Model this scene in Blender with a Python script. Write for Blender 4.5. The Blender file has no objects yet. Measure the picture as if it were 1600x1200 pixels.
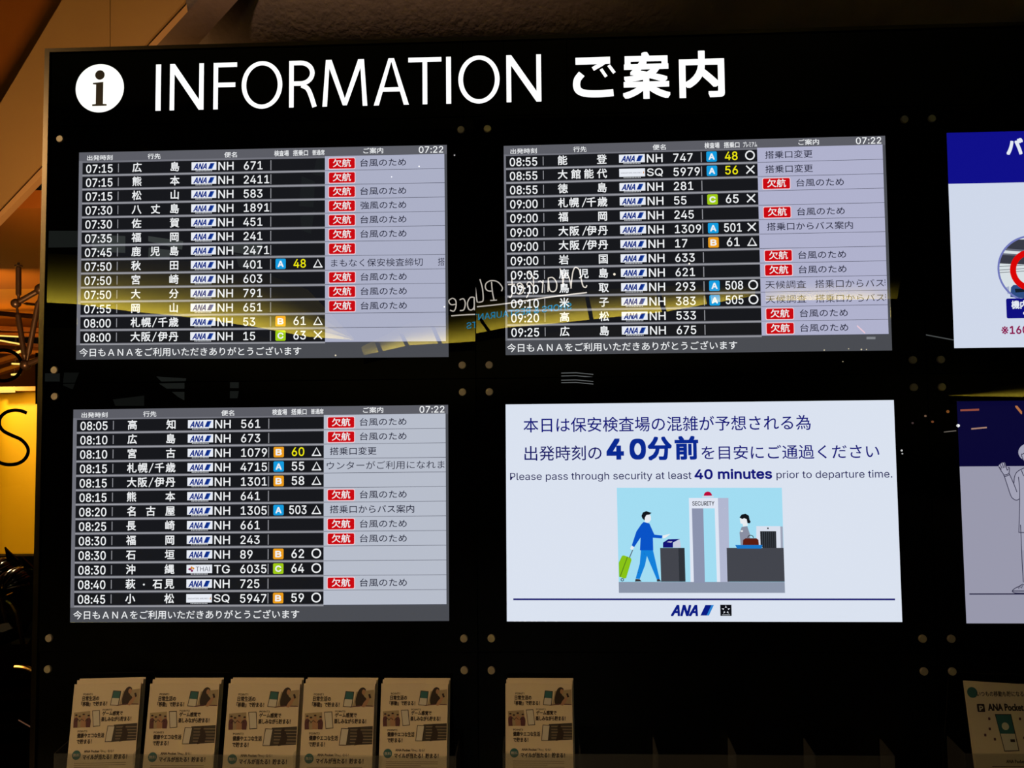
import bpy, math, os, random
from mathutils import Vector, Matrix, geometry
random.seed(4)
S = bpy.context.scene
COL = S.collection
Z0 = 2.30                     # height of the top edge of the upper displays above the floor

# ---------------------------------------------------------------- camera, world, view
RC = Matrix(((0.999341, 0.035072, -0.009366), (-0.011028, 0.047501, -0.99881), (-0.034585, 0.998255, 0.047857)))
CAM = Vector((1.2615873, -1.9716133, Z0 - 0.7469328))
FPX = 1155.0
cd = bpy.data.cameras.new('camera'); cam = bpy.data.objects.new('camera', cd); COL.objects.link(cam)
cd.sensor_fit = 'HORIZONTAL'; cd.sensor_width = 36.0; cd.lens = 36.0 * FPX / 1600
rot = Matrix((RC[0], -Vector(RC[1]), -Vector(RC[2]))).transposed()
cam.matrix_world = Matrix.Translation(CAM) @ rot.to_4x4()
cd.clip_start = 0.05; cd.clip_end = 200
S.camera = cam
S.view_settings.view_transform = 'Standard'; S.view_settings.look = 'None'
S.view_settings.gamma = 1; S.view_settings.exposure = 0.0; S.view_settings.use_curve_mapping = False
w = bpy.data.worlds.new('world'); S.world = w; w.use_nodes = True
w.node_tree.nodes['Background'].inputs[0].default_value = (0.9, 0.6, 0.35, 1)
w.node_tree.nodes['Background'].inputs[1].default_value = 0.003


def lamp(kind, name, loc, target, energy, color, size=0.3, spot=None, blend=0.6, sizey=None):
    l = bpy.data.lights.new(name, kind); l.energy = energy; l.color = color
    if kind == 'AREA':
        l.size = size
        if sizey: l.shape = 'RECTANGLE'; l.size_y = sizey
    else:
        l.shadow_soft_size = size
    if kind == 'SPOT': l.spot_size = math.radians(spot); l.spot_blend = blend
    o = bpy.data.objects.new(name, l); COL.objects.link(o); o.location = loc
    o.rotation_euler = (Vector(target) - Vector(loc)).to_track_quat('-Z', 'Y').to_euler()
    return o


# hall lamp high behind and left of the viewer: lights the brochures, bolts and the metal frame
lamp('SPOT', 'hall_spotlight', (-5.5, -6.0, 5.0), (-0.1, 0.0, 0.85), 1200, (1.0, 0.63, 0.33), 0.12, 26, 0.9)
# added unseen lamp, throws warm light up on the left fascia and soffit
lamp('SPOT', 'fascia_added_light', (-1.1, 0.5, 1.2), (-1.2, 2.5, 3.3), 330, (1.0, 0.62, 0.26), 0.15, 70, 0.8)
# light thrown on the rough wall above the board
lamp('SPOT', 'wall_spotlight', (0.4, -1.3, 5.0), (0.3, 1.2, 3.5), 190, (1.0, 0.72, 0.5), 0.1, 62, 1.0)
# amber room light on the left
lamp('AREA', 'lounge_light', (-4.3, 4.2, 2.3), (-4.4, 6.4, 1.2), 72, (1.0, 0.70, 0.18), 1.2)
lamp('SPOT', 'lounge_spotlight', (-5.05, 5.7, 2.15), (-4.55, 6.45, 1.6), 60, (1.0, 0.8, 0.42), 0.05, 70, 1.0)
lamp('AREA', 'soffit_light', (-5.5, 7.0, 1.9), (-5.2, 7.4, 3.0), 30, (1.0, 0.55, 0.12), 1.0)
lamp('SPOT', 'pram_backlight', (-2.9, 3.2, 2.5), (-2.2, 2.0, 0.8), 150, (1.0, 0.72, 0.35), 0.06, 60, 0.8)


# ---------------------------------------------------------------- helpers
def bp(px, py, y=0.0):
    """point where the sight line through a photo position meets the plane at depth y"""
    d = RC.transposed() @ Vector(((px - 800) / FPX, (py - 600) / FPX, 1.0))
    return CAM + d * ((y - CAM.y) / d.y)


def beh(px, py, y):
    """position behind the viewer seen mirrored in the glass"""
    p = bp(px, py, y); return Vector((p.x, -p.y, p.z))


def lin(h):
    h = h.lstrip('#'); c = [int(h[i:i + 2], 16) / 255 for i in (0, 2, 4)]
    return tuple(x / 12.92 if x <= 0.04045 else ((x + 0.055) / 1.055) ** 2.4 for x in c) + (1.0,)


MATS = {}


def nodes(name):
    m = bpy.data.materials.new(name); m.use_nodes = True; nt = m.node_tree; nt.nodes.clear()
    return m, nt, nt.nodes.new('ShaderNodeOutputMaterial')


def scr(h, k=1.0):
    """lit pixels behind polished glass: emission plus the mirror reflection of the pane"""
    key = ('scr', h, k)
    if key not in MATS:
        m, nt, out = nodes('screen_' + h.lstrip('#'))
        e = nt.nodes.new('ShaderNodeEmission'); e.inputs[0].default_value = lin(h); e.inputs[1].default_value = k
        g = nt.nodes.new('ShaderNodeBsdfGlossy'); g.inputs['Roughness'].default_value = 0.0
        f = nt.nodes.new('ShaderNodeFresnel'); f.inputs[0].default_value = 1.62
        mx = nt.nodes.new('ShaderNodeMixShader')
        nt.links.new(f.outputs[0], mx.inputs[0]); nt.links.new(e.outputs[0], mx.inputs[1]); nt.links.new(g.outputs[0], mx.inputs[2])
        nt.links.new(mx.outputs[0], out.inputs[0]); MATS[key] = m
    return MATS[key]


def emi(h, k):
    key = ('emi', h, k)
    if key not in MATS:
        m, nt, out = nodes('glow_' + h.lstrip('#'))
        e = nt.nodes.new('ShaderNodeEmission'); e.inputs[0].default_value = lin(h); e.inputs[1].default_value = k
        nt.links.new(e.outputs[0], out.inputs[0]); MATS[key] = m
    return MATS[key]


def mat(name, h, rough=0.6, metal=0.0, noise=0.0, scale=8.0, bump=0.0, bscale=40.0, spec=0.5):
    if name in MATS: return MATS[name]
    m = bpy.data.materials.new(name); m.use_nodes = True; nt = m.node_tree; b = nt.nodes['Principled BSDF']
    b.inputs['Base Color'].default_value = lin(h); b.inputs['Roughness'].default_value = rough
    b.inputs['Metallic'].default_value = metal; b.inputs['Specular IOR Level'].default_value = spec
    tc = nt.nodes.new('ShaderNodeTexCoord')
    if noise:
        n = nt.nodes.new('ShaderNodeTexNoise'); n.inputs['Scale'].default_value = scale; n.inputs['Detail'].default_value = 5
        nt.links.new(tc.outputs['Object'], n.inputs['Vector'])
        mx = nt.nodes.new('ShaderNodeMix'); mx.data_type = 'RGBA'; c = lin(h)
        mx.inputs[6].default_value = tuple(v * (1 - noise) for v in c[:3]) + (1,)
        mx.inputs[7].default_value = tuple(min(1, v * (1 + noise)) for v in c[:3]) + (1,)
        nt.links.new(n.outputs['Fac'], mx.inputs[0]); nt.links.new(mx.outputs[2], b.inputs['Base Color'])
    if bump:
        n = nt.nodes.new('ShaderNodeTexNoise'); n.inputs['Scale'].default_value = bscale; n.inputs['Detail'].default_value = 6
        nt.links.new(tc.outputs['Object'], n.inputs['Vector'])
        bm_ = nt.nodes.new('ShaderNodeBump'); bm_.inputs['Strength'].default_value = bump; bm_.inputs['Distance'].default_value = 0.01
        nt.links.new(n.outputs['Fac'], bm_.inputs['Height']); nt.links.new(bm_.outputs[0], b.inputs['Normal'])
    MATS[name] = m; return m


def meshobj(name, verts, faces, material, parent=None, smooth=False):
    me = bpy.data.meshes.new(name); me.from_pydata([tuple(v) for v in verts], [], faces)
    if isinstance(material, (list, tuple)):
        for x in material: me.materials.append(x)
    else: me.materials.append(material)
    if smooth:
        for p in me.polygons: p.use_smooth = True
    me.update()
    o = bpy.data.objects.new(name, me); COL.objects.link(o)
    if parent is not None: o.parent = parent
    return o


def tag(o, label=None, cat=None, group=None, kind=None):
    if label: o['label'] = label
    if cat: o['category'] = cat
    if group: o['group'] = group
    if kind: o['kind'] = kind
    return o


def empty(name, loc=(0, 0, 0)):
    o = bpy.data.objects.new(name, None); COL.objects.link(o); o.location = loc; o.empty_display_size = 0.1
    return o


class MB:
    def __init__(s): s.v = []; s.f = []; s.mi = []
    def add(s, v, f, mi=0):
        b = len(s.v); s.v += [tuple(x) for x in v]; s.f += [tuple(i + b for i in q) for q in f]; s.mi += [mi] * len(f)
    def prism(s, pts, off, mi=0):
        n = len(pts); off = Vector(off); a = [Vector(p) for p in pts]; b = [p + off for p in a]
        s.add(a + b, [tuple(range(n)), tuple(range(2 * n - 1, n - 1, -1))] + [(i, i + n, (i + 1) % n + n, (i + 1) % n) for i in range(n)], mi)
    def box(s, x0, x1, y0, y1, z0, z1, mi=0):
        s.prism([(x0, y0, z0), (x1, y0, z0), (x1, y0, z1), (x0, y0, z1)], (0, y1 - y0, 0), mi)
    def tube(s, pts, r, n=8, mi=0, cap=True):
        pts = [Vector(p) for p in pts]; rs = r if isinstance(r, (list, tuple)) else [r] * len(pts)
        rings = []; up = None
        for i, p in enumerate(pts):
            t = (pts[min(i + 1, len(pts) - 1)] - pts[max(i - 1, 0)]).normalized()
            if up is None: up = t.orthogonal().normalized()
            up = (up - t * up.dot(t)); up = up.normalized() if up.length > 1e-6 else t.orthogonal().normalized()
            q = t.cross(up); rings.append([p + (up * math.cos(2 * math.pi * k / n) + q * math.sin(2 * math.pi * k / n)) * rs[i] for k in range(n)])
        v = [x for g in rings for x in g]; f = []
        for i in range(len(pts) - 1):
            for k in range(n): f.append((i * n + k, i * n + (k + 1) % n, (i + 1) * n + (k + 1) % n, (i + 1) * n + k))
        if cap: f.append(tuple(range(n - 1, -1, -1))); f.append(tuple((len(pts) - 1) * n + k for k in range(n)))
        s.add(v, f, mi)
    def ball(s, c, r, nu=14, nv=9, mi=0, sc=(1, 1, 1), vmin=0.0):
        c = Vector(c); v = []; f = []
        for j in range(nv + 1):
            a = math.pi * (j / nv) * (1 - vmin)
            for i in range(nu):
                b = 2 * math.pi * i / nu
                v.append(c + Vector((math.sin(a) * math.cos(b) * sc[0], math.sin(a) * math.sin(b) * sc[1], math.cos(a) * sc[2])) * r)
        for j in range(nv):
            for i in range(nu): f.append((j * nu + i, (j + 1) * nu + i, (j + 1) * nu + (i + 1) % nu, j * nu + (i + 1) % nu))
        s.add(v, f, mi)
    def obj(s, name, material, parent=None, smooth=False):
        o = meshobj(name, s.v, s.f, material, parent, smooth)
        if any(s.mi):
            for p, k in zip(o.data.polygons, s.mi): p.material_index = k
        return o


# ---------------------------------------------------------------- lettering
FD = bpy.utils.system_resource('DATAFILES', path='fonts') or ''


def vf(n):
    try: return bpy.data.fonts.load(os.path.join(FD, n), check_existing=True)
    except Exception: return None


FONTS = {'jp': (None, 1.0), 'lat': (vf('Inter.woff2'), 1 / 0.7), 'hum': (vf('Noto Sans CJK Regular.woff2'), 1 / 0.35)}
for k_, v_ in FONTS.items():
    if v_[0] is None: FONTS[k_] = (None, 1.0)
TC = {}


def area2(p): return sum(p[i][0] * p[(i + 1) % len(p)][1] - p[(i + 1) % len(p)][0] * p[i][1] for i in range(len(p))) / 2


def inside(pt, poly):
    x, y = pt; r = False; n = len(poly)
    for i in range(n):
        x0, y0 = poly[i]; x1, y1 = poly[(i + 1) % n]
        if (y0 > y) != (y1 > y) and x < (x1 - x0) * (y - y0) / (y1 - y0) + x0: r = not r
    return r


def glyphs(s, font='jp', res=3):
    """2-D triangles of a string: (verts, tris) with y up, em = 1, baseline 0"""
    key = (s, font, res)
    if key in TC: return TC[key]
    f, k = FONTS[font]
    c = bpy.data.curves.new('t', 'FONT'); c.body = s
    if f: c.font = f
    o = bpy.data.objects.new('t', c); COL.objects.link(o)
    dg = bpy.context.evaluated_depsgraph_get()
    ev = o.evaluated_get(dg); cu = ev.to_curve(dg); polys = []
    for sp in cu.splines:
        P = []
        bz = list(sp.bezier_points)
        for i, a in enumerate(bz):
            b = bz[(i + 1) % len(bz)]
            p0, p1, p2, p3 = a.co, a.handle_right, b.handle_left, b.co
            d = (p3 - p0); straight = d.length < 1e-9 or (abs((p1 - p0).cross(d).z) + abs((p2 - p0).cross(d).z)) / max(d.length, 1e-9) < 2e-3
            n = 1 if straight else res
            for q in range(n):
                t = q / n; u = 1 - t
                v = p0 * u ** 3 + p1 * 3 * u * u * t + p2 * 3 * u * t * t + p3 * t ** 3
                if not P or (abs(v.x - P[-1][0]) + abs(v.y - P[-1][1])) > 1e-5: P.append((v.x, v.y))
        if len(P) > 2 and abs(area2(P)) > 1e-8: polys.append(P)
    ev.to_curve_clear(); bpy.data.objects.remove(o); bpy.data.curves.remove(c)
    V = []; T = []
    if polys:
        sg = 1 if area2(max(polys, key=lambda p: abs(area2(p)))) > 0 else -1
        outs = [p for p in polys if area2(p) * sg > 0]; holes = [p for p in polys if area2(p) * sg <= 0]
        hs = [[] for _ in outs]
        for h in holes:
            cand = [i for i, q in enumerate(outs) if inside(h[0], q)]
            if cand: hs[min(cand, key=lambda i: abs(area2(outs[i])))].append(h)
        for q, hh in zip(outs, hs):
            loops = [[Vector((x, y, 0)) for x, y in l] for l in [q] + hh]
            b = len(V); V += [(v.x * k, v.y * k) for l in loops for v in l]
            for t in geometry.tessellate_polygon(loops): T.append((t[0] + b, t[1] + b, t[2] + b))
    TC[key] = (V, T); return TC[key]


def inkbox(V): return min(v[0] for v in V), min(v[1] for v in V), max(v[0] for v in V), max(v[1] for v in V)


class Plane:
    """a drawing surface: fn(u, v, lift) gives the 3-D point (v runs downwards)"""
    def __init__(s, fn, parent): s.fn = fn; s.parent = parent

    def put(s, mb, V, F, mi=0):
        """adds faces turned towards the viewer's side"""
        V = [Vector(v) for v in V]; G = []
        for f in F:
            a, b, c = V[f[0]], V[f[1]], V[f[2]]
            G.append(tuple(f) if (b - a).cross(c - a).y <= 0 else tuple(reversed(f)))
        mb.add(V, G, mi)

    def text(s, mb, txt, box=None, at=None, size=None, font='jp', bold=0.0, lift=2, mi=0, shear=0.0, wide=1.0, centre=False, res=3):
        V, T = glyphs(txt, font, res)
        if not V: return
        x0, y0, x1, y1 = inkbox(V)
        if box is not None:
            bx0, by0, bx1, by1 = box
            sx = (bx1 - bx0) / max(x1 - x0, 1e-6); sy = (by1 - by0) / max(y1 - y0, 1e-6)
            W = [(bx0 + (x - x0) * sx, by1 - (y - y0) * sy) for x, y in V]; em = sy
        else:
            ax = at[0] - ((x1 + x0) / 2 * size * wide if centre else 0)
            W = [(ax + x * size * wide, at[1] - y * size) for x, y in V]; em = size
        if shear: W = [(x + shear * ((box[3] if box else at[1]) - y), y) for x, y in W]
        sh = [(0, 0)]
        if bold * em > 1.4 or (bold and s is globals().get('H')):      # heavy strokes keep square corners
            e = bold * em; sh = [(0, 0)] + [(a * e, b * e) for a in (-1, -0.5, 0.5, 1) for b in (-1, -0.5, 0, 0.5, 1) if max(abs(a), abs(b)) > 0.6] + [(0, -e), (0, e), (-e * .5, 0), (e * .5, 0)]
        elif bold: sh = [(bold * em * math.cos(a * math.pi / 3 + .3), bold * em * math.sin(a * math.pi / 3 + .3)) for a in range(6)]
        for i, (dx, dy) in enumerate(sh):
            s.put(mb, [s.fn(x + dx, y + dy, lift + i * 0.06) for x, y in W], T, mi)

    def poly(s, mb, pts, lift=1, mi=0):
        loop = [[Vector((p[0], p[1], 0)) for p in pts]]
        tr = geometry.tessellate_polygon(loop)
        s.put(mb, [s.fn(p[0], p[1], lift) for p in pts], [tuple(t) for t in tr], mi)

    def rect(s, mb, x0, y0, x1, y1, lift=1, mi=0, r=0.0):
        if r <= 0: s.poly(mb, [(x0, y0), (x1, y0), (x1, y1), (x0, y1)], lift, mi); return
        P = []
        for cx, cy, a0 in ((x1 - r, y0 + r, -90), (x1 - r, y1 - r, 0), (x0 + r, y1 - r, 90), (x0 + r, y0 + r, 180)):
            for k in range(5):
                a = math.radians(a0 + k * 22.5); P.append((cx + r * math.cos(a), cy + r * math.sin(a)))
        s.poly(mb, P, lift, mi)

    def disc(s, mb, cx, cy, r, lift=1, mi=0, n=28, ry=None):
        ry = ry or r
        s.put(mb, [s.fn(cx, cy, lift)] + [s.fn(cx + r * math.cos(2 * math.pi * k / n), cy + ry * math.sin(2 * math.pi * k / n), lift) for k in range(n)], [(0, k + 1, (k + 1) % n + 1) for k in range(n)], mi)

    def ring(s, mb, cx, cy, r0, r1, lift=1, mi=0, n=32, a0=0, a1=360):
        A = [math.radians(a0 + (a1 - a0) * k / n) for k in range(n + 1)]
        V = [s.fn(cx + r * math.cos(a), cy + r * math.sin(a), lift) for a in A for r in (r0, r1)]
        s.put(mb, V, [(2 * i, 2 * i + 1, 2 * i + 3, 2 * i + 2) for i in range(n)], mi)

    def line(s, mb, pts, wd, lift=1, mi=0):
        n = len(pts); L = []; 
        for i, p in enumerate(pts):
            a = pts[max(i - 1, 0)]; b = pts[min(i + 1, n - 1)]
            d = math.hypot(b[0] - a[0], b[1] - a[1]) or 1; nx, ny = -(b[1] - a[1]) / d, (b[0] - a[0]) / d
            L += [s.fn(p[0] + nx * wd / 2, p[1] + ny * wd / 2, lift), s.fn(p[0] - nx * wd / 2, p[1] - ny * wd / 2, lift)]
        s.put(mb, L, [(2 * i, 2 * i + 1, 2 * i + 3, 2 * i + 2) for i in range(n - 1)], mi)


def smoothline(P, n=6):
    """Catmull-Rom through the points"""
    o = []
    for i in range(len(P) - 1):
        p0, p1, p2, p3 = P[max(i - 1, 0)], P[i], P[i + 1], P[min(i + 2, len(P) - 1)]
        for k in range(n):
            t = k / n
            o.append(tuple(0.5 * (2 * p1[j] + (p2[j] - p0[j]) * t + (2 * p0[j] - 5 * p1[j] + 4 * p2[j] - p3[j]) * t * t + (3 * p1[j] - p0[j] - 3 * p2[j] + p3[j]) * t ** 3) for j in range(len(p1))))
    o.append(tuple(P[-1])); return o


# ---------------------------------------------------------------- setting
bronze = mat('bronze_tube', '402a1c', 0.35, 0.6)
conc = mat('rough_concrete', '6a5648', 0.85, noise=0.2, scale=9, bump=0.7, bscale=38)
beige = mat('beige_panel', 'a07848', 0.55, noise=0.06, scale=2)
orange = mat('orange_plaster', 'a85a10', 0.6, noise=0.08, scale=1.5)
amber = mat('amber_plaster', 'e2ac12', 0.55, noise=0.05, scale=1.2)
darkbr = mat('dark_groove', '2a0c04', 0.7)
floorm = mat('dark_floor', '080606', 0.5, noise=0.2)

m = MB(); m.box(-12, 10, -20, 14, -0.1, 0); tag(m.obj('floor', floorm), 'dark polished hall floor', None, kind='structure')
# rough wall above and behind the board, its slab standing proud at the left
def roll(x0, x1, yf, zb, rad, top):
    pr = [(yf, top)] + [(yf + rad - rad * math.cos(a_), zb + rad - rad * math.sin(a_)) for a_ in [k * math.pi / 24 for k in range(13)]] + [(yf + rad + 1.5, zb)]
    mm = MB(); v = [(x, y, z_) for y, z_ in pr for x in ((x0, x1) if not isinstance(x0, tuple) else (x0[0] + (z_ - zb) * x0[1], x1[0] + (z_ - zb) * x1[1]))]
    mm.add(v, [(2 * i, 2 * i + 1, 2 * i + 3, 2 * i + 2) for i in range(len(pr) - 1)]); return mm
zb_ = bp(700, 66, 1.35).z
tag(roll(bp(286, 60, 1.25).x, 6.0, 1.25, zb_, 0.30, 6.0).obj('wall_back', conc, smooth=True), 'rough dark concrete beam with rounded lower edge above the board', None, kind='structure')
def cut(a_, b_, y):                       # slanting cut: x as a linear function of y and z
    p, q_, r_ = bp(*a_, y), bp(*b_, y), bp(*b_, y + 0.4)
    kz = (q_.x - p.x) / (q_.z - p.z); ky = (r_.x - q_.x - kz * (r_.z - q_.z)) / 0.4
    return lambda y_, z_: q_.x + kz * (z_ - q_.z) + ky * (y_ - y)
cl, cr = cut((309, 1), (244, 72), 1.2), cut((372, 0), (318, 60), 1.2)
pr = [(1.2, 4.2)] + [(1.2 + 0.2 - 0.2 * math.cos(a_), zb_ + 0.18 - 0.2 * math.sin(a_)) for a_ in [k * math.pi / 24 for k in range(13)]]
m = MB(); m.add([(f(y, z_), y, z_) for y, z_ in pr for f in (cl, cr)], [(2 * i, 2 * i + 1, 2 * i + 3, 2 * i + 2) for i in range(len(pr) - 1)])
tag(m.obj('wall_side', mat('smooth_concrete', '6a4e3a', 0.8, noise=0.15, bump=0.3, bscale=30), smooth=True), 'lighter slanting concrete slab edge', None, kind='structure')
# sloped beige fascia made of two panels with a joint, groove and light edge strip
fas = empty('trim_1', bp(150, 150, 2.5)); tag(fas, kind='structure')
def fpanel(name, pts, y, thick, mt, sm=None):
    mm = MB(); base = fas.location
    mm.prism([bp(px, py, y) - base for px, py in pts], (0, thick, 0)); return mm.obj(name, mt, fas)
fpanel('panel', [(172.6, -90), (374, -90), (290, 0), (228, 68), (172.6, 132)], 2.5, 0.06, beige)
fpanel('panel', [(153, -90), (171.6, -90), (171.6, 133), (66, 255), (0, 325), (-70, 400), (-70, 270), (0, 162), (97, 0)], 2.5, 0.06, beige)
fpanel('groove', [(371, -90), (388, -90), (300, 1), (236, 71), (70, 262), (0, 334), (-70, 405), (-70, 399), (0, 324), (66, 254), (228, 67), (290, -1)], 2.54, 0.05, darkbr)
fpanel('edge_strip', [(384, -90), (398, -90), (309, 1), (244, 72), (74, 265), (0, 341), (-70, 414), (-70, 404), (0, 331), (67, 260), (232, 71), (298, 0)], 2.47, 0.05, mat('beige_edge', 'b98a5c', 0.5))
# ceiling planes of the lounge at the left
m = MB(); m.prism([bp(-90, -120, 3.1), bp(190, -120, 3.1), bp(190, 60, 3.1), bp(-90, 330, 3.1)], (0, 0.15, 0))
tag(m.obj('wall_left', mat('burnt_orange', '96500a', 0.6, noise=0.1, scale=1.5)), 'burnt orange sloping wall', None, kind='structure')
m = MB(); m.box(-5.2, 1, 2.75, 5.6, 2.98, 3.1); tag(m.obj('ceiling', orange), 'orange soffit', None, kind='structure')
m = MB(); m.box(-9, -1, 5.6, 9.6, 3.0, 3.1); tag(m.obj('ceiling_far', mat('orange_painted_lit', 'd98a1c', 0.6, noise=0.05)), 'orange soffit further in, lamplight painted into its lighter tone', None, kind='structure')  # glow of nearer lamps painted in as a lighter orange
# amber curved wall at the far end
YW = 6.4
m = MB(); x1 = bp(75, 700, YW).x; x0 = bp(8, 700, YW).x - 0.42; zt = bp(30, 612, YW).z
prof = [(x1 + 1.5, YW), (x0 + 0.5, YW)] + [(x0 + 0.5 - 0.5 * math.sin(a), YW + 0.5 - 0.5 * math.cos(a)) for a in [k * math.pi / 16 for k in range(1, 9)]] + [(x0, YW + 3)]
v = [(x, y, z) for x, y in prof for z in (0, zt)]
m.add(v, [(2 * i, 2 * i + 1, 2 * i + 3, 2 * i + 2) for i in range(len(prof) - 1)])
tag(m.obj('wall_far', amber, smooth=True), 'amber wall with a rounded corner', None, kind='structure')
m = MB(); m.box(-14, x1 + 1.5, 11.2, 11.4, 0, 3.0); tag(m.obj('wall_end', mat('brown_wall', '8a4a10', 0.7)), 'brown wall at the far end', None, kind='structure')
m = MB(); m.box(-10, x1 + 1.5, 6.2, 11.2, zt, zt + 0.05); tag(m.obj('ceiling_low', mat('amber_soffit', 'c98a2a', 0.6)), 'low amber soffit over the rounded wall', None, kind='structure')
m = MB(); a = bp(20, 867, 3.6); m.box(-7, -0.6, 3.55, 3.65, 0, a.z)
tag(m.obj('low_partition', mat('black_partition', '060403', 0.8)), 'low black partition in front of the amber wall', 'partition')
# beams and light troughs between soffits
for i, (py0, py1, tk, c) in enumerate([(507, 513, 6, '7a3e0a'), (519, 521, 5, '8a4a0c'), (531, 538, 5, '5a2a08'), (546, 548, 5, '9a5a12'), (572, 536, 7, '8a5418'), (590, 552, 6, 'a06a20')]):
    mm = MB(); y = 7.0 + 0.25 * i
    mm.prism([bp(-40, py0, y), bp(75, py1, y), bp(75, py1 + tk, y), bp(-40, py0 + tk, y)], (0, 0.12, 0))
    tag(mm.obj('ceiling_beam', mat('beam_' + c, c, 0.5)), ['broad brown ceiling beam nearest under the orange soffit', 'second thin brown ceiling beam below the soffit', 'dark brown ceiling beam at mid height', 'golden brown ceiling beam above the big O',
        'slanting tan beam crossing behind the big O', 'lowest slanting tan beam behind the big O'][i], 'beam', 'ceiling beams of the lounge')
for i, (a, b, wd) in enumerate([((-10, 523), (30, 525), 1.8), ((-10, 529), (34, 537), 2.4), ((22, 551), (36, 545), 2), ((18, 567), (31, 567.5), 2.4), ((17, 584), (28, 583), 2.6), ((-20, 610), (19, 609), 4)]):
    mm = MB(); y = 6.9 + 0.28 * i if i < 5 else 6.15
    mm.prism([bp(a[0], a[1], y), bp(b[0], b[1], y), bp(b[0], b[1] + wd, y), bp(a[0], a[1] + wd, y)], (0, 0.05, 0))
    lo = mm.obj('linear_lamp', emi('ffd868', 1.3)); hp_ = bp((a[0] + b[0]) / 2, (a[1] + b[1]) / 2, y + .02)
    if i in (3, 4): mm = MB(); mm.tube([hp_, (hp_.x, hp_.y, 3.0)], .002, 5); mm.obj('hanger', bronze, lo)
    tag(lo, ['thin glowing strip lamp between the upper ceiling beams', 'long glowing strip lamp sloping to the right', 'short slanting strip lamp above the big O', 'short bright strip lamp inside the big O', 'lower bright strip lamp inside the big O',
        'wide strip lamp along the soffit above the rounded wall'][i], 'lamp', 'strip lamps of the lounge ceiling')

# ---------------------------------------------------------------- space frame, big letters
sf = empty('space_frame', bp(40, 570, 2.0)); tag(sf, 'brown metal space frame of tubes and ball joints left of the board', 'truss')
def sfp(px, py, y=2.0): return bp(px, py, y) - sf.location
K = 1 / FPX * 4.0
def tubepart(name, a, b, wpx, mt=bronze, dark=False, y=2.0, taper=True, dy=0.0):
    A = sfp(*a, y); B = sfp(*b, y + dy); r = wpx / 2 * K
    mm = MB(); d = B - A
    if taper: mm.tube([A, A + d * .12, A + d * .16, A + d * .86, A + d * .9, B], [r * .45, r * .5, r, r, r * .5, r * .45], 12)
    else: mm.tube([A, B], r, 12)
    return mm.obj(name, mt, sf, smooth=False)
for c in ((25, 474, 7.5), (64, 452, 9), (40, 570, 8)):
    mm = MB(); mm.ball(sfp(c[0], c[1]), c[2] * K, 20, 14); mm.obj('ball_joint', bronze, sf, True)
tubepart('hanger_rod', (29, 470), (29, 410), 8)
mm = MB(); mm.tube([sfp(29, 417), sfp(29, 414.5)], 6 * K, 14); mm.obj('ceiling_plate', bronze, sf)
tubepart('tube', (25, 474), (64, 452), 8.5); tubepart('tube', (26, 478), (40, 568), 8); tubepart('tube', (63, 456), (42, 566), 8)
tubepart('tube', (40, 570), (74, 556), 9); tubepart('tube', (36, 474), (66, 477), 5, dy=0.5)
tubepart('chord', (-40, 486), (90, 498), 9, mat('dark_tube', '30140a', 0.4, 0.3), y=2.6, taper=False)
YG = 3.3
vinyl = mat('black_letter', '020101', 0.9, spec=0.0)
def glyph_line(name, pts, wpx, label):
    mb_ = MB(); P = smoothline(pts, 8)
    for dy in (0.0, 0.02):
        L = []
        for i, p in enumerate(P):
            a = P[max(i - 1, 0)]; b = P[min(i + 1, len(P) - 1)]; d = math.hypot(b[0] - a[0], b[1] - a[1]) or 1
            nx, ny = -(b[1] - a[1]) / d, (b[0] - a[0]) / d
            L += [bp(p[0] + nx * wpx / 2, p[1] + ny * wpx / 2, YG + dy), bp(p[0] - nx * wpx / 2, p[1] - ny * wpx / 2, YG + dy)]
        mb_.add(L, [(2 * i, 2 * i + 1, 2 * i + 3, 2 * i + 2) for i in range(len(P) - 1)])
    n = len(P)
    mb_.f += [(2 * i + s, 2 * (i + 1) + s, 2 * n + 2 * (i + 1) + s, 2 * n + 2 * i + s) for s in (0, 1) for i in range(n - 1)]; mb_.mi += [0] * (2 * (n - 1))
    return tag(mb_.obj(name, vinyl), label, 'letter', 'big black wall letters')
glyph_line('letter', [(5 + 29 * math.cos(math.radians(a)), 571 + 24 * math.sin(math.radians(a))) for a in range(0, 361, 15)], 5.5, 'big thin black letter O half hidden by the ball joint')
glyph_line('letter', [(42, 645.5), (33, 642), (22, 641), (10, 644), (1, 652), (-1, 663), (5, 673), (19, 680.5), (33, 687), (42, 697), (44, 707), (38, 718), (27, 724.5), (12, 726), (0, 723), (-8, 719)], 5.5, 'big thin black letter S under the big O')
glyph_line('letter', [(57.5, 551), (57.5, 580), (57.5, 605), (57.5, 631.5)], 4.6, 'straight black letter stroke beside the frame of the board')
gl, nt, out = nodes('clear_glass')
tr_ = nt.nodes.new('ShaderNodeBsdfTransparent'); gg = nt.nodes.new('ShaderNodeBsdfGlossy'); gg.inputs['Roughness'].default_value = 0.02
mx = nt.nodes.new('ShaderNodeMixShader'); mx.inputs[0].default_value = 0.04
nt.links.new(tr_.outputs[0], mx.inputs[1]); nt.links.new(gg.outputs[0], mx.inputs[2]); nt.links.new(mx.outputs[0], out.inputs[0])
m = MB(); a = bp(-60, 560, YG + 0.03); b = bp(90, 560, YG + 0.03); m.box(a.x, b.x, YG + 0.025, YG + 0.035, 0.0, 2.2)
tag(m.obj('window_1', gl), 'clear glass screen carrying the big letters', None, kind='structure')

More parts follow.
